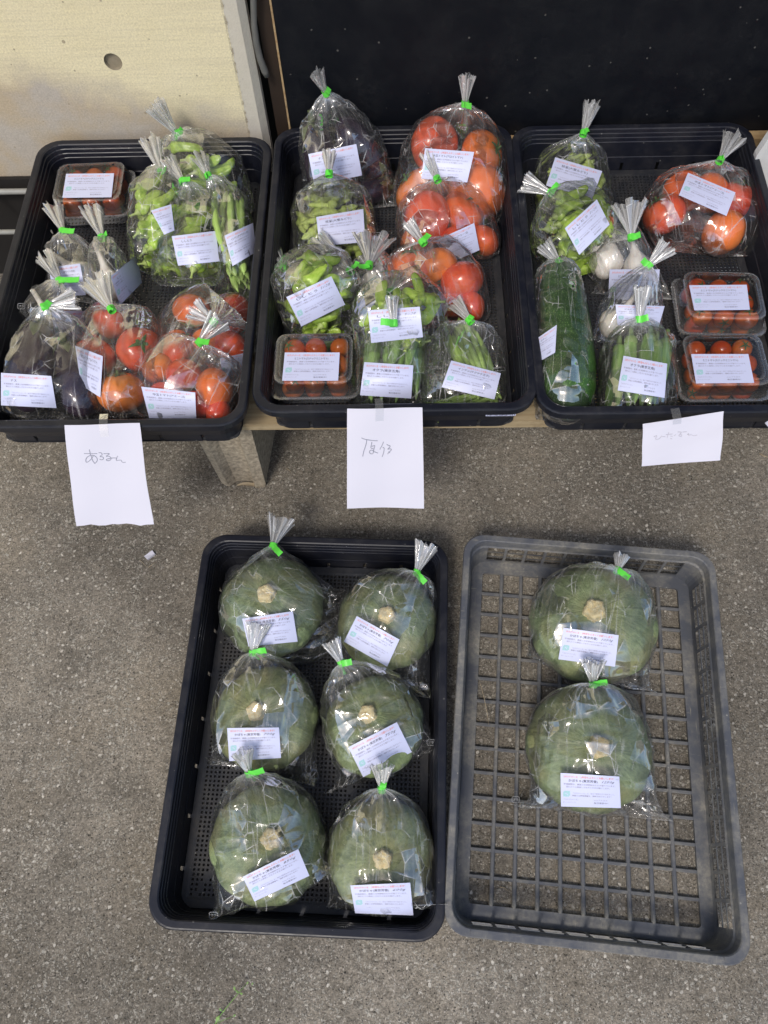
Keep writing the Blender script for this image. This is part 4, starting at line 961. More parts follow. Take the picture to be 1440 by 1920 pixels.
KS = [  # centre, radius, stem, tie, tail, flag, seam, quad, weight, mark, where, tint
 ((510, 1137), 97, (498, 1110), (512, 1024, .125), (527, 972, .125), (527, 1040), ((655, 1095), (640, 1215)), ((454, 1160), (549, 1146), (558, 1203), (466, 1212)), '550g', None, 'in the back left bag of the ground tray', 'olive', LF),
 ((726, 1166), 91, (725, 1152), (781, 1074, .12), (800, 1022, .13), (797, 1092), ((640, 1285), (812, 1310)), ((669, 1155), (749, 1199), (726, 1250), (645, 1203)), '700g', (794, 1288), 'in the back right bag of the ground tray', 'dark', LF),
 ((498, 1346), 97, (478, 1332), (474, 1224, .12), (484, 1172, .15), (499, 1219), ((384, 1420), (590, 1475)), ((426, 1365), (523, 1364), (527, 1421), (430, 1427)), '700g', None, 'in the middle left bag of the ground tray', 'brownish', LF),
 ((702, 1360), 94, (688, 1335), (641, 1244, .12), (621, 1203, .13), (659, 1241), ((600, 1490), (818, 1400)), ((653, 1401), (744, 1354), (772, 1410), (681, 1457)), '750g', (808, 1392), 'in the middle right bag of the ground tray', 'greyish', LF),
 ((504, 1582), 106, (508, 1571), (467, 1449, .12), (455, 1408, .15), (494, 1445), ((380, 1733), (622, 1625)), ((455, 1644), (559, 1592), (580, 1642), (477, 1690)), '850g', (400, 1716), 'in the front left bag of the ground tray', 'pale', LF),
 ((715, 1604), 99, (718, 1612), (716, 1479, .12), (716, 1436, .15), (719, 1468), ((612, 1700), (840, 1695)), ((657, 1660), (769, 1655), (775, 1716), (666, 1712)), '600g', (822, 1684), 'in the front right bag of the ground tray', 'streaked', LF),
 ((1111, 1170), 113, (1116, 1141), (1158, 1070, .15), (1166, 1040, .15), (1180, 1083), ((990, 1210), (1233, 1298)), ((1057, 1177), (1160, 1191), (1153, 1250), (1047, 1236)), '1050g', None, 'in the rear bag of the mesh crate', 'broad dark', CF),
 ((1103, 1404), 114, (1124, 1400), (1112, 1282, .13), (1113, 1240, .16), (1139, 1280), ((958, 1508), (1262, 1540)), ((1051, 1449), (1161, 1456), (1164, 1515), (1052, 1512)), '1250g', (967, 1499), 'in the front bag of the mesh crate', 'broad greyish', CF)]
for i, (c, rp, st, tie, tail, flag, seam, quad, hw_, mk, where, tint, fl) in enumerate(KS):
    S = squash(c[0], c[1], rp, fl, where, st[0], st[1], tint)
    seamz = [(*s_, fl+(.006 if k != 1 or i != 5 else .09)) for k, s_ in enumerate(seam)]
    if i == 4: seamz[0] = (*seam[0], .088)
    bag(dict(fl=fl, tie=tie, tail=tail, flag=flag, seam=seamz, S=S, quad=quad, name=NK, hand=hw_, mark=mk,
             label=['film bag round the olive squash, back left in the ground tray', 'film bag round the squash at back right in the ground tray', 'film bag round the squash at middle left of the ground tray',
                    'film bag round the squash at middle right of the ground tray', 'film bag round the squash at front left, its corner over the tray rim', 'film bag round the squash at front right, its corner touching the crate',
                    'film bag round the rear squash in the mesh crate', 'film bag round the front squash in the mesh crate'][i], crumple=1.5, tw=.75))

# ------------------------------------------------------------------ clear clamshell packs of cherry tomatoes
def clam(u, v, rz, fl, where, label, quad, name='ミニトマト(スナックミニトマト)', w=.150, d=.122, n1=(4, 3)):
    p = at(u, v, fl+.03); root = empty('clamshell_pack', (p[0], p[1], fl), label, 'plastic pack', 'clear packs of cherry tomatoes'); root.rotation_euler = (0, 0, rz)
    bpy.context.view_layer.update(); Mx = Matrix.Translation((p[0], p[1], fl)) @ Matrix.Rotation(rz, 4, 'Z')
    def shell(spec, nm, gv):
        R = []; GV = []
        for hx, hy, r, z, g_ in spec: R.append([(x, y, z) for x, y in chamf(hx, hy, r)]); GV.append(g_)
        n = len(R[0]); V = [q for r_ in R for q in r_]; Fc = [(i*n+j, i*n+(j+1) % n, (i+1)*n+(j+1) % n, (i+1)*n+j) for i in range(len(R)-1) for j in range(n)]+[tuple((len(R)-1)*n+j for j in range(n))]
        me = mesh(nm, V, Fc, M['pet']); a = me.attributes.new('gather', 'FLOAT', 'POINT'); a.data.foreach_set('value', np.repeat(np.array(GV, np.float32), n)); return link(nm, me, root)
    def chamf(hx, hy, r, seg=4):
        return rrect(hx, hy, r, seg)
    hx, hy = w/2, d/2
    shell([(hx, hy, .018, .0295, .12), (hx, hy, .018, .0310, .18), (hx-.005, hy-.005, .016, .0312, .10), (hx-.006, hy-.006, .015, .027, .05), (hx-.012, hy-.011, .013, .004, .05), (hx-.015, hy-.014, .012, .0012, .1), (hx-.020, hy-.018, .011, .0022, .02)], 'pack_base', 0)
    shell([(hx+.0008, hy+.0008, .018, .0300, .15), (hx+.0006, hy+.0006, .018, .0335, .28), (hx-.0045, hy-.0045, .016, .0337, .10), (hx-.006, hy-.006, .015, .0375, .14), (hx-.010, hy-.010, .017, .060, .03), (hx-.0108, hy-.0108, .017, .0625, .30), (hx-.0125, hy-.0125, .017, .0630, .18),
           (hx-.0175, hy-.0175, .015, .0632, .03), (hx-.0185, hy-.0185, .014, .0655, .22), (hx-.0200, hy-.0200, .013, .0660, .10), (hx-.024, hy-.024, .012, .0660, .0)], 'pack_lid', 0)
    b = MB()
    for k in range(34):
        y = -hy+.02+(d-.04)*k/33
        for s in (-1, 1): b.box((s*(hx-.0045)-.0018, y-.0006, .0338), (s*(hx-.0045)+.0018, y+.0006, .0345))
    me = b.mesh('ribbed_edge', M['pet']); a = me.attributes.new('gather', 'FLOAT', 'POINT'); a.data.foreach_set('value', np.full(len(me.vertices), .5, np.float32)); link('ribbed_edge', me, root, kind='stuff')
    b = MB()
    for sx in (-1, 1):
        for (yy) in (hy-.022, -hy+.024): b.tube([(sx*(hx-.032), yy, .0656), (sx*(hx-.032), yy, .0663)], .0026, 10)
    link('air_hole', b.mesh('air_hole', M['gap']), root, kind='stuff')
    k = 0
    for lay, zz in ((0, .0195), (1, .0430)):
        nx_, ny_ = (3, 3)
        for i in range(nx_):
            for j in range(ny_):
                x = (i-(nx_-1)/2)*.0375+random.uniform(-.0025, .0025)+(.002 if lay else 0); y = (j-(ny_-1)/2)*.0325+random.uniform(-.002, .002); r = random.uniform(.0165, .0190)
                wp = Mx @ Vector((x, y, zz+random.uniform(-.001, .001)))
                o = link('cherry_tomato', CHE[k % 3], None, f'small red cherry tomato in {where}', 'cherry tomato', f'cherry tomatoes in {where}')
                o.matrix_world = Matrix.Translation(wp) @ Matrix.Rotation(random.uniform(0, 6), 4, 'Z') @ Matrix.Rotation(random.choice([.2, .5, 1.2, 1.7]), 4, 'Y') @ Matrix.Diagonal((r, r, r, 1))
                if random.random() < .75: link('calyx', CCAL[k % 2], o)
                k += 1
    hz = .0662
    V = [tuple(Mx @ Vector(q)) for q in ((-hx, -hy, hz), (hx, -hy, hz), (hx, hy, hz), (-hx, hy, hz))]
    root.rotation_euler = (0, 0, 0)
    for ch in root.children: ch.rotation_euler = (0, 0, rz)
    sticker(root, quad, [BVHTree.FromPolygons([Vector(q) for q in V], [(0, 1, 2, 3)])], name)
    return root
clam(178, 366, -.02, UF, 'the clear pack at the back left of the left tray', 'clear lidded cherry tomato pack at the back left of the left tray', ((124, 326), (214, 325), (209, 370), (117, 371)))
clam(592, 693, -.05, UF, 'the clear pack at the front left of the middle tray', 'clear cherry tomato pack at the front left of the middle tray', ((534, 661), (637, 661), (634, 714), (529, 714)))
clam(1345, 577, -.10, UF, 'the rear clear pack of the right tray', 'rear of the two clear cherry tomato packs in the right tray', ((1292, 535), (1400, 534), (1406, 581), (1302, 582)))
clam(1348, 696, -.05, UF, 'the front clear pack of the right tray', 'front of the two clear cherry tomato packs in the right tray', ((1296, 664), (1403, 664), (1414, 718), (1305, 719)))

def axis_item(kind, a, b_, r, za, zb, label, cat, ks=4, roll=0.0, group=None):
    """a long vegetable from pixel a (stem end) to pixel b; returns spheres"""
    A, B = at(a[0], a[1], za), at(b_[0], b_[1], zb); L = np.linalg.norm(B-A); rad = {'egg': .235, 'zuc': .132, 'garlic': .38}[kind]
    put(kind, frame_from(A, B-A, roll, (L, r/rad, r/rad)), label, cat, group, int(a[0]))
    prof = {'egg': [(.1, .65), (.3, .85), (.5, .97), (.7, 1.0), (.85, .8)], 'zuc': [(.06, .68), (.2, .82), (.35, .88), (.5, .94), (.65, .99), (.8, 1.0), (.92, .8)]}[kind]
    return [(tuple(A+(B-A)*t), r*k) for t, k in prof]
def garlic(u, v, r, fl, az, tilt, label, lift=0.0):
    p = at(u, v, fl+r*.95+lift); d = Vector((math.cos(az)*math.cos(tilt), math.sin(az)*math.cos(tilt), math.sin(tilt))); s = r/.38
    put('garlic', frame_from(p, d, 0, (s, s, s)), label, 'garlic', None, int(u)); P = np.array(p); dn = np.array(d)
    return [(tuple(P), r*.98), (tuple(P+dn*s*.45), r*.42), (tuple(P+dn*s*.75), r*.26), (tuple(P+dn*s*1.1), r*.22)]
NG, NE, NP, NS, NO, NI, NT, NB = 'にんにく(ホワイト六片)', 'ナス', 'ししとう', '枝豆(大雪みどり)', 'オクラ(東京五角)', 'インゲン(サクサク王子)', '中玉トマト(アミーゴ)', '大玉トマト(アロイトマト)'
z = lambda h: UF+h
def sm(a, b_, za=.004, zb=.004): return [(a[0], a[1], UF+za), (b_[0], b_[1], UF+zb)]

# ---- left tray
S = heap('pepper', (390, 345), 42, 30, 20, UF, 'green pepper in the rearmost pepper bag of the left tray', 'green pepper', 'peppers in the rearmost bag of the left tray', 0, .9)
bag(dict(fl=UF, tie=(331, 250, z(.112)), tail=(292, 200, z(.175)), flag=(341, 240), seam=sm((470, 405), (350, 425)), S=S, label='rearmost pepper bag in the left tray, tail pointing up left'))
S = heap('pepper', (308, 425), 32, 54, 22, UF, 'green pepper in the leftmost pepper bag of the left tray', 'green pepper', 'peppers in the leftmost pepper bag', 1.2, .8, maxh=.055)
bag(dict(fl=UF, tie=(302, 322, z(.095)), tail=(283, 268, z(.10)), flag=(313, 318), seam=sm((262, 492), (350, 510)), S=S, quad=((283, 395), (321, 383), (327, 432), (308, 440)), name=NP, label='leftmost of the pepper bags in the left tray, label tilted'))
S = heap('pepper', (368, 450), 34, 52, 20, UF, 'green pepper in the front pepper bag of the left tray', 'green pepper', 'peppers in the front pepper bag of the left tray', .3, 1.0, maxh=.055)
bag(dict(fl=UF, tie=(343, 340, z(.105)), tail=(318, 305, z(.10)), flag=(355, 334), seam=sm((294, 525), (400, 520)), S=S, quad=((322, 443), (405, 433), (411, 490), (334, 498)), name=NP, label='front pepper bag of the left tray with a flat white label'))
S = heap('bean', (444, 450), 22, 24, 24, UF, 'slender green bean in the long bag at the right of the left tray', 'green bean', 'green beans in the left tray', 1.72, .10, size=1.15, maxh=.06)
bag(dict(fl=UF, tie=(391, 330, z(.10)), tail=(372, 290, z(.11)), flag=(384, 326), seam=sm((392, 560), (470, 570)), S=S, quad=((421, 442), (474, 418), (481, 472), (436, 499)), name=NI, label='long bag of green beans along the right side of the left tray', tw=.5))
S = garlic(160, 525, .029, UF, 2.4, .35, 'garlic bulb with a pale stalk in the rear left garlic bag')
bag(dict(fl=UF, tie=(118, 434, z(.07)), tail=(99, 386, z(.07)), flag=(138, 432), seam=sm((88, 552), (196, 575)), S=S+[(tuple(at(120, 530, z(.02))), .018)], quad=((92, 502), (150, 494), (161, 553), (100, 556)), name=NG, label='rear garlic bag at the left side of the left tray'))
S = garlic(212, 545, .029, UF, 1.8, .6, 'garlic bulb with an upright stalk beside the curved label')
bag(dict(fl=UF, tie=(191, 446, z(.07)), tail=(172, 396, z(.07)), flag=(202, 438), seam=sm((165, 585), (268, 575)), S=S, quad=((207, 518), (257, 478), (266, 530), (225, 572)), name=NG, label='garlic bag in the left tray with a label curving right'))
S = garlic(105, 618, .026, UF, 2.0, .5, 'garlic bulb half hidden behind the left eggplant bag', .004)
bag(dict(fl=UF, tie=(112, 527, z(.075)), tail=(83, 478, z(.08)), flag=(147, 523), seam=sm((22, 590), (160, 660)), S=S+[(tuple(at(135, 610, z(.02))), .016)], quad=((96, 583), (159, 583), (154, 640), (104, 640)), name=NG, mark=(40, 574), label='front garlic bag of the left tray behind the eggplants'))
S = axis_item('egg', (72, 612), (48, 772), .040, z(.066), z(.040), 'left eggplant with the label across it in the left tray', 'eggplant')
S += axis_item('egg', (122, 650), (158, 782), .033, z(.052), z(.034), 'right eggplant standing beside the red tomatoes in the left tray', 'eggplant')
bag(dict(fl=UF, tie=(84, 575, z(.115)), tail=(142, 560, z(.115)), flag=(94, 566), seam=sm((0, 775), (192, 785)), S=S, quad=((2, 699), (96, 705), (106, 765), (2, 760)), name=NE, label='eggplant bag at the front left corner of the left tray', tw=.62, crumple=1.6))
S = tomatoes([(206, 600, 34, 'tomato', 0, 0), (176, 672, 38, 'tomato', 0, 0), (262, 655, 40, 'tomato_pink', .0, 1, -.6, .5), (228, 736, 42, 'tomato_orange', 0, 1, 1.57, .75)], UF, 'in the left tray bag beside the eggplants')
bag(dict(fl=UF, tie=(209, 580, z(.10)), tail=(180, 528, z(.10)), flag=(208, 573), seam=sm((150, 780), (300, 782)), S=S, quad=((141, 648), (193, 668), (188, 745), (152, 722)), name=NB, label='tomato bag with an orange tomato in front, left tray', tw=.8))
S = tomatoes([(360, 583, 34, 'tomato', 0, 0), (437, 592, 38, 'tomato', 0, 0), (338, 648, 30, 'tomato', 0, 1, .5, .9), (430, 650, 34, 'tomato', 0, 0), (388, 640, 26, 'tomato_orange', .02, 0)], UF, 'in the rear right tomato bag of the left tray')
bag(dict(fl=UF, tie=(401, 604, z(.11)), tail=(362, 578, z(.12)), flag=(406, 598), seam=sm((330, 700), (462, 702)), S=S, quad=((412, 672), (458, 662), (455, 700), (418, 706)), name=NT, label='tomato bag at the right of the left tray below the beans', tw=.9))
S = tomatoes([(296, 690, 30, 'tomato_orange', 0, 1, 2.5, .8), (345, 702, 32, 'tomato', .015, 1, 1.57, 1.3), (403, 728, 37, 'tomato_orange', .006, 0), (312, 750, 34, 'tomato', 0, 0), (410, 775, 26, 'tomato', 0, 0), (332, 660, 30, 'tomato', .0, 0), (366, 760, 28, 'tomato', 0, 0)], UF, 'in the front right tomato bag of the left tray')
bag(dict(fl=UF, tie=(374, 642, z(.10)), tail=(410, 600, z(.11)), flag=(391, 640), seam=sm((262, 780), (440, 780)), S=S, quad=((265, 725), (366, 736), (368, 784), (280, 784)), name=NT, label='front right tomato bag of the left tray with its label at the rim', tw=.8))

# ---- middle tray
S = axis_item('egg', (585, 232), (612, 372), .034, z(.130), z(.036), 'left eggplant in the rear bag of the middle tray', 'eggplant')
S += axis_item('egg', (716, 328), (636, 222), .031, z(.036), z(.130), 'slanting purple eggplant with its pale cap at right, middle tray', 'eggplant')
S += axis_item('egg', (728, 352), (648, 366), .026, z(.026), z(.026), 'eggplant lying across the floor at the rear of the middle tray', 'eggplant')
bag(dict(fl=UF, tie=(611, 174, z(.180)), tail=(593, 132, z(.225)), flag=(618, 166), seam=sm((560, 408), (748, 385)), S=S, quad=((578, 289), (668, 270), (679, 329), (589, 346)), name=NE, label='eggplant bag at the back left of the middle tray', crumple=1.6))
S = heap('pod', (628, 410), 66, 54, 62, UF, 'plump green soybean pod in the middle tray bag', 'soybean pod', 'soybean pods in the middle tray', .8, 1.2, maxh=.065)
bag(dict(fl=UF, tie=(617, 326, z(.145)), tail=(617, 283, z(.16)), flag=(618, 318), seam=sm((552, 478), (712, 470)), S=S, quad=((593, 407), (681, 392), (685, 454), (599, 461)), name=NS, mark=(707, 441), label='soybean pod bag below the eggplants in the middle tray'))
S = tomatoes([(815, 272, 44, 'tomato_pink', .04, 0), (903, 290, 40, 'tomato_orange', .03, 1, -.3, 1.0), (786, 362, 44, 'tomato_orange', 0, 1, 2.6, .9), (893, 362, 51, 'tomato_orange', 0, 0)], UF, 'in the large rear tomato bag of the middle tray')
bag(dict(fl=UF, tie=(872, 194, z(.158)), tail=(876, 142, z(.205)), flag=(882, 200), seam=sm((760, 410), (945, 412)), S=S, quad=((797, 278), (889, 285), (876, 342), (790, 335)), name=NB, label='largest tomato bag, at the back right of the middle tray', crumple=1.3))
S = tomatoes([(800, 410, 46, 'tomato_pink', .008, 0), (868, 398, 40, 'tomato', .0, 1, .2, .7), (905, 452, 30, 'tomato', 0, 0), (782, 455, 34, 'tomato_orange', 0, 0), (858, 455, 34, 'tomato', 0, 0)], UF, 'in the second tomato bag of the middle tray')
bag(dict(fl=UF, tie=(820, 336, z(.115)), tail=(802, 292, z(.12)), flag=(821, 328), seam=sm((750, 480), (930, 478)), S=S, quad=((815, 452), (889, 418), (899, 469), (845, 492)), name=NT, label='second tomato bag from the back in the middle tray'))
S = tomatoes([(770, 508, 44, 'tomato', .0, 1, 1.5, .6), (866, 528, 39, 'tomato', .008, 0), (820, 500, 36, 'tomato_orange', .015, 0), (882, 576, 29, 'tomato', 0, 0), (845, 572, 26, 'tomato', 0, 1, 1.2, .9)], UF, 'in the front tomato bag of the middle tray')
bag(dict(fl=UF, tie=(793, 454, z(.115)), tail=(768, 420, z(.12)), flag=(804, 438), seam=sm((740, 598), (905, 605)), S=S, quad=((762, 548), (823, 551), (831, 592), (772, 588)), name=NT, label='front tomato bag of the middle tray, tape flag upright'))
S = garlic(646, 532, .027, UF, 2.5, .45, 'garlic bulb in the left garlic bag of the middle tray', .022)
bag(dict(fl=UF, tie=(657, 508, z(.10)), tail=(590, 450, z(.06)), flag=(670, 490), seam=sm((590, 585), (680, 600)), S=S, label='left garlic bag of the middle tray, long tail up left', tw=.30))
S = garlic(704, 538, .025, UF, 1.2, .5, 'garlic bulb in the right garlic bag of the middle tray', .018)
bag(dict(fl=UF, tie=(692, 497, z(.10)), tail=(702, 440, z(.09)), flag=(671, 500), seam=sm((670, 590), (736, 580)), S=S+[(tuple(at(680, 560, z(.03))), .014)], label='right garlic bag of the middle tray with a wide frilled top', tw=.85))
S = heap('pepper', (606, 578), 44, 44, 30, UF, 'green pepper in the left pepper bag of the middle tray', 'green pepper', 'peppers in the left bag of the middle tray', .5, .8, maxh=.055)
bag(dict(fl=UF, tie=(532, 502, z(.07)), tail=(512, 478, z(.04)), flag=(538, 497), seam=sm((516, 632), (668, 628)), S=S, quad=((537, 557), (621, 518), (647, 571), (565, 612)), name=NP, hand='ちいさめ', label='wide pepper bag at the left of the middle tray', slack=0, tw=.5))
S = heap('pepper', (750, 630), 56, 38, 26, UF, 'green pepper in the central bag of the middle tray', 'green pepper', 'peppers in the central bag of the middle tray', 2.2, 1.2, maxh=.045)
bag(dict(fl=UF, tie=(733, 546, z(.085)), tail=(760, 524, z(.06)), flag=(716, 546), seam=sm((662, 678), (838, 690)), S=S, quad=((690, 582), (787, 575), (793, 632), (696, 643)), name=NP, hand='ちいさめ', label='pepper bag in the centre front of the middle tray behind the okra'))
S = heap('okra', (740, 690), 58, 30, 20, UF, 'ridged green okra in the middle tray bag', 'okra', 'okras in the middle tray', -1.75, .16, maxh=.06)
bag(dict(fl=UF, tie=(738, 606, z(.145)), tail=(735, 558, z(.165)), flag=(714, 603), seam=sm((664, 758), (812, 756)), S=S, quad=((683, 679), (775, 685), (771, 747), (675, 741)), name=NO, mark=(824, 664), label='okra bag at the front centre of the middle tray'))
S = heap('bean', (890, 676), 28, 14, 24, UF, 'slender green bean in the front right bag of the middle tray', 'green bean', 'green beans in the middle tray', -1.30, .16, size=.92, maxh=.055)
S += heap('bean', (862, 738), 44, 12, 8, UF, 'slender green bean in the front right bag of the middle tray', 'green bean', 'green beans in the middle tray', .35, .12, size=.7, maxh=.03)
bag(dict(fl=UF, tie=(881, 601, z(.08)), tail=(852, 566, z(.08)), flag=(886, 592), seam=sm((798, 748), (944, 752)), S=S, quad=((846, 676), (939, 700), (927, 749), (828, 726)), name=NI, label='green bean bag at the front right of the middle tray', tw=.55))

# ---- right tray
S = heap('pod', (1078, 345), 58, 56, 62, UF, 'plump green soybean pod in the right tray bag', 'soybean pod', 'soybean pods in the right tray', 1.2, 1.2, maxh=.065)
bag(dict(fl=UF, tie=(1094, 250, z(.11)), tail=(1110, 193, z(.13)), flag=(1104, 243), seam=sm((1010, 405), (1148, 420)), S=S, quad=((1041, 295), (1129, 321), (1110, 374), (1024, 348)), name=NS, label='soybean pod bag at the back left of the right tray'))
S = heap('pepper', (1086, 442), 54, 46, 26, UF, 'green pepper in the right tray bag', 'green pepper', 'peppers in the right tray', .6, 1.0, maxh=.055)
bag(dict(fl=UF, tie=(1032, 362, z(.10)), tail=(984, 342, z(.10)), flag=(1047, 345), seam=sm((1022, 500), (1160, 470)), S=S, quad=((1059, 428), (1119, 374), (1143, 421), (1086, 478)), name=NP, hand='ちいさめ', label='pepper bag in the right tray, its tail pointing left', tw=.6))
S = garlic(1135, 498, .030, UF, 1.2, .5, 'large white garlic bulb in the rear garlic bag of the right tray')
S += garlic(1195, 505, .024, UF, 1.7, .6, 'second garlic bulb behind the garlic label in the right tray')
bag(dict(fl=UF, tie=(1184, 445, z(.095)), tail=(1180, 378, z(.12)), flag=(1201, 440), seam=sm((1108, 550), (1262, 562)), S=S, quad=((1143, 505), (1237, 505), (1232, 568), (1140, 566)), name=NG, label='garlic bag in the right tray with a wide frilled top', tw=.95))
S = garlic(1148, 612, .026, UF, .7, .5, 'small garlic bulb left of the okra bag in the right tray', .018)
bag(dict(fl=UF, tie=(1216, 498, z(.10)), tail=(1252, 462, z(.12)), flag=(1204, 487), seam=sm((1096, 622), (1262, 655)), S=S+[(tuple(at(1210, 590, z(.03))), .022)], quad=((1154, 571), (1246, 574), (1235, 612), (1158, 610)), name=NG, mark=(1254, 634), label='garlic bag in the right tray with its tail fanned to the right', tw=.8))
S = heap('okra', (1190, 706), 50, 32, 15, UF, 'ridged green okra in the right tray bag', 'okra', 'okras in the right tray', -1.85, .14, size=1.15, maxh=.06)
bag(dict(fl=UF, tie=(1199, 599, z(.10)), tail=(1205, 540, z(.13)), flag=(1216, 595), seam=sm((1108, 768), (1250, 768)), S=S, quad=((1169, 667), (1251, 682), (1246, 746), (1158, 732)), name=NO, label='okra bag at the front centre of the right tray', tw=.5))
S = axis_item('zuc', (1046, 505), (1060, 772), .047, z(.050), z(.048), 'large dark green zucchini standing along the left side of the right tray', 'zucchini')
bag(dict(fl=UF, tie=(1048, 492, z(.080)), tail=(1022, 462, z(.08)), flag=(1044, 488), seam=sm((1012, 778), (1100, 778)), S=S, quad=((1008, 634), (1044, 609), (1041, 661), (1004, 682)), name='ズッキーニ', label='long film bag round the zucchini in the right tray', tw=.6))
S = tomatoes([(1246, 402, 38, 'tomato', .0, 1, 2.4, .9), (1281, 360, 36, 'tomato', 0, 0), (1380, 375, 36, 'tomato', .0, 1, 1.2, .5), (1356, 436, 40, 'tomato_orange', .0, 0), (1330, 362, 34, 'tomato', .0, 0)], UF, 'in the right tray bag')
bag(dict(fl=UF, tie=(1350, 301, z(.11)), tail=(1378, 254, z(.11)), flag=(1357, 292), seam=sm((1262, 452), (1392, 480)), S=S, quad=((1290, 324), (1379, 361), (1362, 405), (1273, 366)), name=NT, label='tomato bag at the back right of the right tray', tw=.55))

# ------------------------------------------------------------------ paper signs taped to the tray fronts
def sheet(quad, zt, zb, label, strokes, ink, wdt, tape_u, torn=False, curl=.006, notop=0):
    P = [at(*quad[0], zt[0]), at(*quad[1], zt[1]), at(*quad[2], zb[1]), at(*quad[3], zb[0])]
    root = empty('paper_sign', P[0], label, 'paper sign'); nu, nv = 12, 16; U, V = np.meshgrid(np.linspace(0, 1, nu), np.linspace(0, 1, nv))
    G = ((1-U)*(1-V))[..., None]*P[0]+(U*(1-V))[..., None]*P[1]+(U*V)[..., None]*P[2]+((1-U)*V)[..., None]*P[3]
    nn = np.cross(P[1]-P[0], P[3]-P[0]); nn /= np.linalg.norm(nn); nn = nn if nn[2] > 0 else -nn
    G = G+nn*(curl*np.sin(V*2.8)*(.5+.5*U)+.0022*np.sin(U*6+V*2)+.0012*np.sin(V*9+U*3))[..., None]
    if torn:
        ax = (P[3]-P[0])/np.linalg.norm(P[3]-P[0]); G[-1] += ax*np.array([.0012*math.sin(i*5.1)+.001*math.sin(i*2.3) for i in range(nu)])[:, None]
    o = link('paper_sheet', grid_mesh('paper_sheet', local(G, root), M['paper'], np.zeros(U.shape), False), root)
    md = o.modifiers.new('thickness', 'SOLIDIFY'); md.thickness = .0003; md.offset = -1; md.use_rim = False
    def on(u, v, lift=.0006):
        x, y = np.clip(u, 0, .999)*(nu-1), np.clip(v, 0, .999)*(nv-1); i, j = int(y), int(x); fy, fx = y-i, x-j
        return G[i, j]*(1-fx)*(1-fy)+G[i, j+1]*fx*(1-fy)+G[i+1, j]*(1-fx)*fy+G[i+1, j+1]*fx*fy+nn*lift
    # strokes are drawn in photo-crop pixels and carried onto the sheet
    def uv_of(px):
        q = np.array(quad, float); u = v = .5
        for _ in range(12):
            p = (1-u)*(1-v)*q[0]+u*(1-v)*q[1]+u*v*q[2]+(1-u)*v*q[3]; du = (1-v)*(q[1]-q[0])+v*(q[2]-q[3]); dv = (1-u)*(q[3]-q[0])+u*(q[2]-q[1])
            s = np.linalg.solve(np.array([du, dv]).T, np.array(px)-p); u += s[0]; v += s[1]
        return u, v
    b = MB()
    for st in strokes:
        pts = [on(*uv_of(p)) for p in st]
        if len(pts) > 2:      # light smoothing
            q = [pts[0]]
            for i in range(len(pts)-1): q += [pts[i]*.75+pts[i+1]*.25, pts[i]*.25+pts[i+1]*.75]
            pts = q+[pts[-1]]
        b.tube(pts, wdt, 5)
    b.V = [tuple(p) for p in local(b.V, root)]; link('handwriting', b.mesh('handwriting', ink), root)
    # clear tape over the top edge
    t = MB(); V_ = []
    for k, (dv_) in enumerate((-.11, -.05, 0, .06, .12)):
        for uu in (tape_u-.055, tape_u+.055):
            if dv_ >= 0: p = on(uu, dv_, .0009)
            else:
                p0_ = on(uu, 0, .0009); bk = np.array([-.02, 1, 0])*abs(dv_)*.17; p = p0_+bk+np.array([0, 0, .0012 if dv_ > -.1 else .0006])
            V_.append(tuple(local([p], root)[0]))
    t.add(V_, [(2*i, 2*i+1, 2*i+3, 2*i+2) for i in range(4)]); me = t.mesh('clear_tape', M['pet']); a = me.attributes.new('gather', 'FLOAT', 'POINT'); a.data.foreach_set('value', np.full(len(me.vertices), .16, np.float32)); link('clear_tape', me, root)
    return root
def cr(ox, oy, k, pts): return [(ox+x/k, oy+y/k) for x, y in pts]
aru = [cr(150, 830, 14.4, s) for s in (
 [(140, 248), (300, 252), (480, 256)], [(278, 145), (292, 220), (320, 310), (345, 380), (360, 440), (420, 520)],
 [(385, 300), (340, 380), (280, 440), (220, 485), (185, 470), (180, 400), (230, 330), (310, 295), (400, 300), (460, 350), (490, 410), (470, 470), (430, 510)],
 [(520, 235), (580, 235), (612, 270), (600, 305), (540, 335), (610, 345), (655, 375), (630, 420), (580, 425), (545, 405)],
 [(650, 265), (740, 262), (810, 265), (760, 300), (700, 340), (790, 330), (840, 370), (845, 420), (800, 455), (730, 450), (715, 415), (790, 395), (870, 382), (980, 382)],
 [(1025, 330), (990, 380), (980, 455), (1060, 440), (1120, 435), (1140, 490), (1190, 500), (1240, 490)])]
har = [cr(665, 800, 16, s) for s in (
 [(210, 280), (300, 320), (420, 345), (560, 365), (690, 375)], [(365, 320), (355, 440), (310, 580), (270, 700), (245, 830)],
 [(520, 405), (500, 500), (485, 560), (500, 600)], [(490, 530), (560, 530), (605, 500), (590, 570), (570, 660), (550, 760), (480, 755), (445, 720), (450, 660), (500, 640), (560, 665)], [(580, 690), (640, 715), (700, 740)], [(500, 600), (560, 595)],
 [(870, 410), (830, 500), (755, 635)], [(840, 575), (890, 590), (880, 680), (860, 760), (825, 850)],
 [(960, 490), (1020, 520), (1080, 540), (1030, 590), (980, 640), (1060, 615), (1115, 635), (1060, 690), (1000, 745), (995, 775)], [(1020, 700), (1060, 740)])]
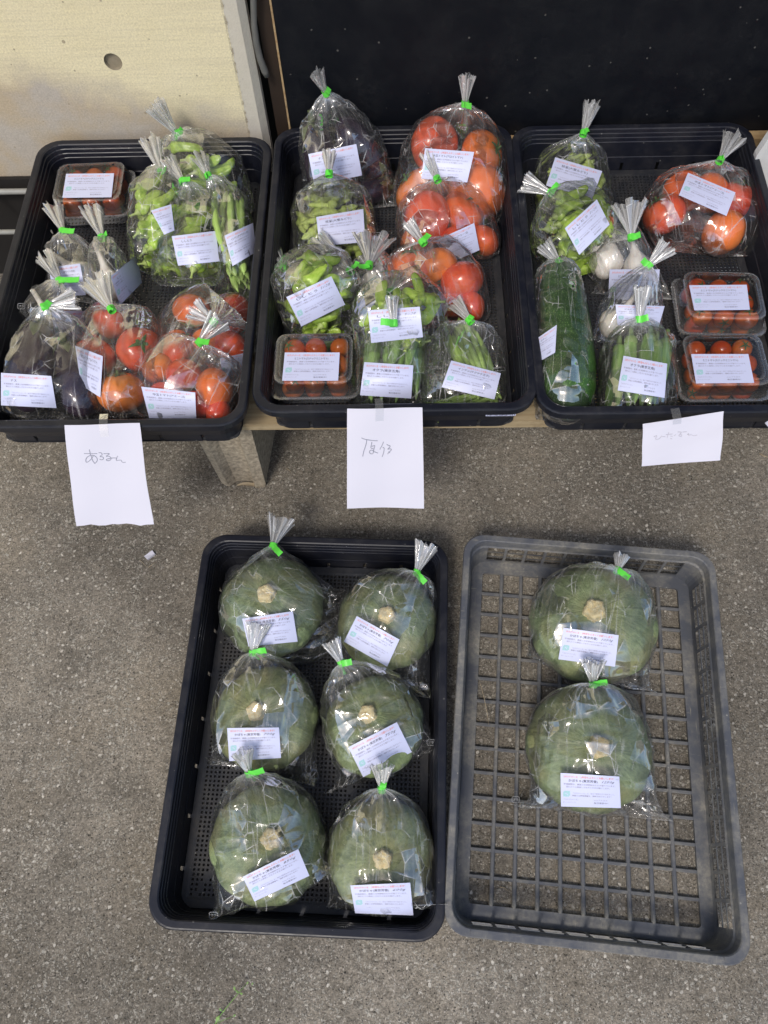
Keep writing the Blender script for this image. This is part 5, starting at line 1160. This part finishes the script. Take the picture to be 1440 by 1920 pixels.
hid = [cr(1210, 790, 12, s) for s in (
 [(175, 345), (215, 325), (250, 315), (225, 370), (220, 405), (250, 400), (290, 395), (340, 350), (355, 320)], [(365, 335), (440, 345)],
 [(455, 295), (540, 290), (610, 280)], [(520, 240), (500, 310), (480, 370)], [(560, 330), (610, 340)], [(560, 385), (600, 395)],
 [(640, 320), (690, 300)], [(720, 240), (830, 240), (770, 290), (750, 320), (800, 345), (835, 315), (790, 285)], [(850, 240), (940, 235)],
 [(950, 300), (990, 265), (975, 320), (1000, 310), (1040, 300), (1080, 320), (1120, 325), (1170, 305)])]
sheet([(121, 797), (262, 793), (290, 982), (145, 985)], (.3800, .3800), (.262, .268), 'white paper sign with pencilled kana hanging from the left tray', aru, M['pencil'], .00055, .52, torn=True)
sheet([(651, 766), (792, 764), (795, 952), (651, 952)], (.3800, .3800), (.258, .258), 'white paper sign with two pencilled characters on the middle tray', har, M['pencil'], .00065, .43)
sheet([(1205, 795), (1357, 771), (1349, 863), (1202, 874)], (.372, .384), (.335, .340), 'small crooked white paper with faint writing on the right tray', hid, M['pencil_faint'], .0005, .42, curl=.002)
# corner of a further paper at the right edge
b = MB(); pq = [at(1434, 793, .374), at(1470, 770, .376), at(1470, 850, .34), at(1440, 800, .36)]; b.add(pq, [(0, 1, 2, 3)]); b.add([p+np.array([0, .0003, -.0004]) for p in pq], [(3, 2, 1, 0)]); b.F += [(0, 4, 5, 1), (1, 5, 6, 2), (2, 6, 7, 3), (3, 7, 4, 0)]; b.M += [0]*4
link('paper_sign', b.mesh('paper_sign', M['paper']), None, 'corner of a white paper on the right tray at the picture edge', 'paper sign')

# ------------------------------------------------------------------ small things on the ground
p = [at(u, v, .0) for u, v in ((271, 1044), (286.5, 1033), (292, 1040.5), (278, 1051))]
b = MB(); z0, z1 = .001, .0032; b.add([(q[0], q[1], z0) for q in p]+[(q[0], q[1], z1+.0012*i) for i, q in enumerate(p)], [(0, 3, 2, 1), (4, 5, 6, 7), (0, 1, 5, 4), (1, 2, 6, 5), (2, 3, 7, 6), (3, 0, 4, 7)])
link('paper_scrap', b.mesh('paper_scrap', M['paper']), None, 'small crumpled white scrap on the ground below the left sign', 'scrap')
M['straw'] = simple('dry_straw', (.36, .29, .19), .8, .25, 60)
M['leafg'] = m_green('fresh_weed_green', (.12, .26, .05), (.24, .40, .10), (90, 90, 90), .5)
M['stone'] = simple('grey_brown_grit', (.22, .20, .17), .9, .5, 90, .3)
def twig(pts, r, label, nm='twig', m_='straw', cat='twig', zs=None, group=None):
    q = [at(u, v, (zs[i] if zs else .002)) for i, (u, v) in enumerate(pts)]; b = MB(); b.tube(q, [r]*(len(q)-1)+[r*.5], 6)
    return link(nm, b.mesh(nm, M[m_], True), None, label, cat, group)
# curled dry leaf by the block
q = [at(u, v, .003+.006*math.sin(i)) for i, (u, v) in enumerate(((445, 911), (455, 908), (466, 908), (478, 910), (487, 914), (493, 916)))]
b = MB(); V = []
for i, c in enumerate(q): w_ = .0035*math.sin(math.pi*(i+.6)/6.2)+.0006; V += [c+np.array([0, w_, .002]), c, c-np.array([0, w_, -.002])]
b.add(V, [(3*i+a, 3*i+a+1, 3*i+a+4, 3*i+a+3) for i in range(5) for a in range(2)]); link('dry_leaf', b.mesh('dry_leaf', M['straw'], True), None, 'curled dry leaf lying at the foot of the concrete block', 'leaf')
twig([(278, 1064), (286, 1058), (294, 1052)], .0006, 'thin dry twig right beneath the white scrap')
twig([(262, 1050), (269, 1056), (275, 1063)], .0005, 'thin dry twig left of the white scrap')
twig([(1424, 850), (1432, 855), (1442, 858)], .0012, 'pale twig at the right edge below the right tray')
twig([(880, 1348), (888, 1344), (903, 1355)], .0006, 'straw bit caught in the left rear of the mesh crate')
twig([(901, 1282), (908, 1310), (914, 1340), (916, 1360)], .0005, 'long straw standing in the left rear of the mesh crate', zs=[.05, .04, .02, .006])
twig([(892, 1697), (898, 1702), (905, 1705)], .0011, 'pale stick under the front left of the mesh crate floor')
twig([(937, 1663), (945, 1664), (953, 1670)], .0009, 'curled straw under the front of the mesh crate')
twig([(538, 878), (545, 884)], .0010, 'short brown twig below the middle tray')
# the weed at the bottom edge
wr = empty('weed', at(398, 1925, 0), 'thin green weed with tiny leaves at the bottom edge', 'weed')
b = MB(); b.tube([local([at(u, v, zz)], wr)[0] for u, v, zz in ((396, 1932, 0), (412, 1905, .012), (432, 1880, .02), (447, 1862, .024), (462, 1845, .026))], [.0009, .0008, .0007, .0006, .0004], 6)
b.tube([local([at(u, v, zz)], wr)[0] for u, v, zz in ((402, 1920, .006), (420, 1912, .012), (436, 1906, .014))], [.0006, .0005, .0003], 6)
link('stem', b.mesh('stem', M['leafg'], True), wr)
for (u, v, zz, L_, a_) in ((404, 1918, .010, .012, 1.0), (416, 1896, .016, .006, 2.4), (416, 1897, .016, .005, .2), (448, 1862, .024, .007, 2.5), (449, 1862, .024, .006, -.3), (441, 1858, .024, .007, 1.9), (462, 1846, .026, .005, .9), (436, 1906, .014, .006, .4), (472, 1848, .02, .005, 1.2)):
    c = local([at(u, v, zz)], wr)[0]; d = np.array([math.cos(a_), math.sin(a_), .1]); s = np.array([-math.sin(a_), math.cos(a_), 0]); b = MB()
    b.add([c, c+d*L_*.5+s*L_*.28, c+d*L_, c+d*L_*.5-s*L_*.28, c+d*L_*.5+np.array([0, 0, L_*.1])], [(0, 1, 4), (1, 2, 4), (2, 3, 4), (3, 0, 4)]); link('leaf', b.mesh('leaf', M['leafg'], True), wr)
# loose grit, real grains that give the ground its coarse tooth
def grit():
    rg = np.random.default_rng(3); V = []; Fc = []; n = 5200
    base = np.array([(1, 0, 0), (-.5, .87, 0), (-.5, -.87, 0), (0, 0, .8), (0, 0, -.5)]); fb = [(0, 1, 3), (1, 2, 3), (2, 0, 3)]
    for i in range(n):
        x, y = rg.uniform(-.72, .85), rg.uniform(-.24, .80); r = abs(rg.normal(0, .0009))+.0005; a = rg.uniform(0, 6.28)
        R_ = np.array([[math.cos(a), -math.sin(a), 0], [math.sin(a), math.cos(a), 0], [0, 0, 1]]); P = (base*rg.uniform(.6, 1.3, (5, 3))*r)@R_.T+[x, y, r*.15]; k = len(V); V += P.tolist(); Fc += [tuple(k+j for j in f) for f in fb]
    return mesh('loose_grit', V, Fc, M['stone'])
link('loose_grit', grit(), kind='stuff', label='fine pale grit scattered over the rough ground')
bpy.context.view_layer.update()
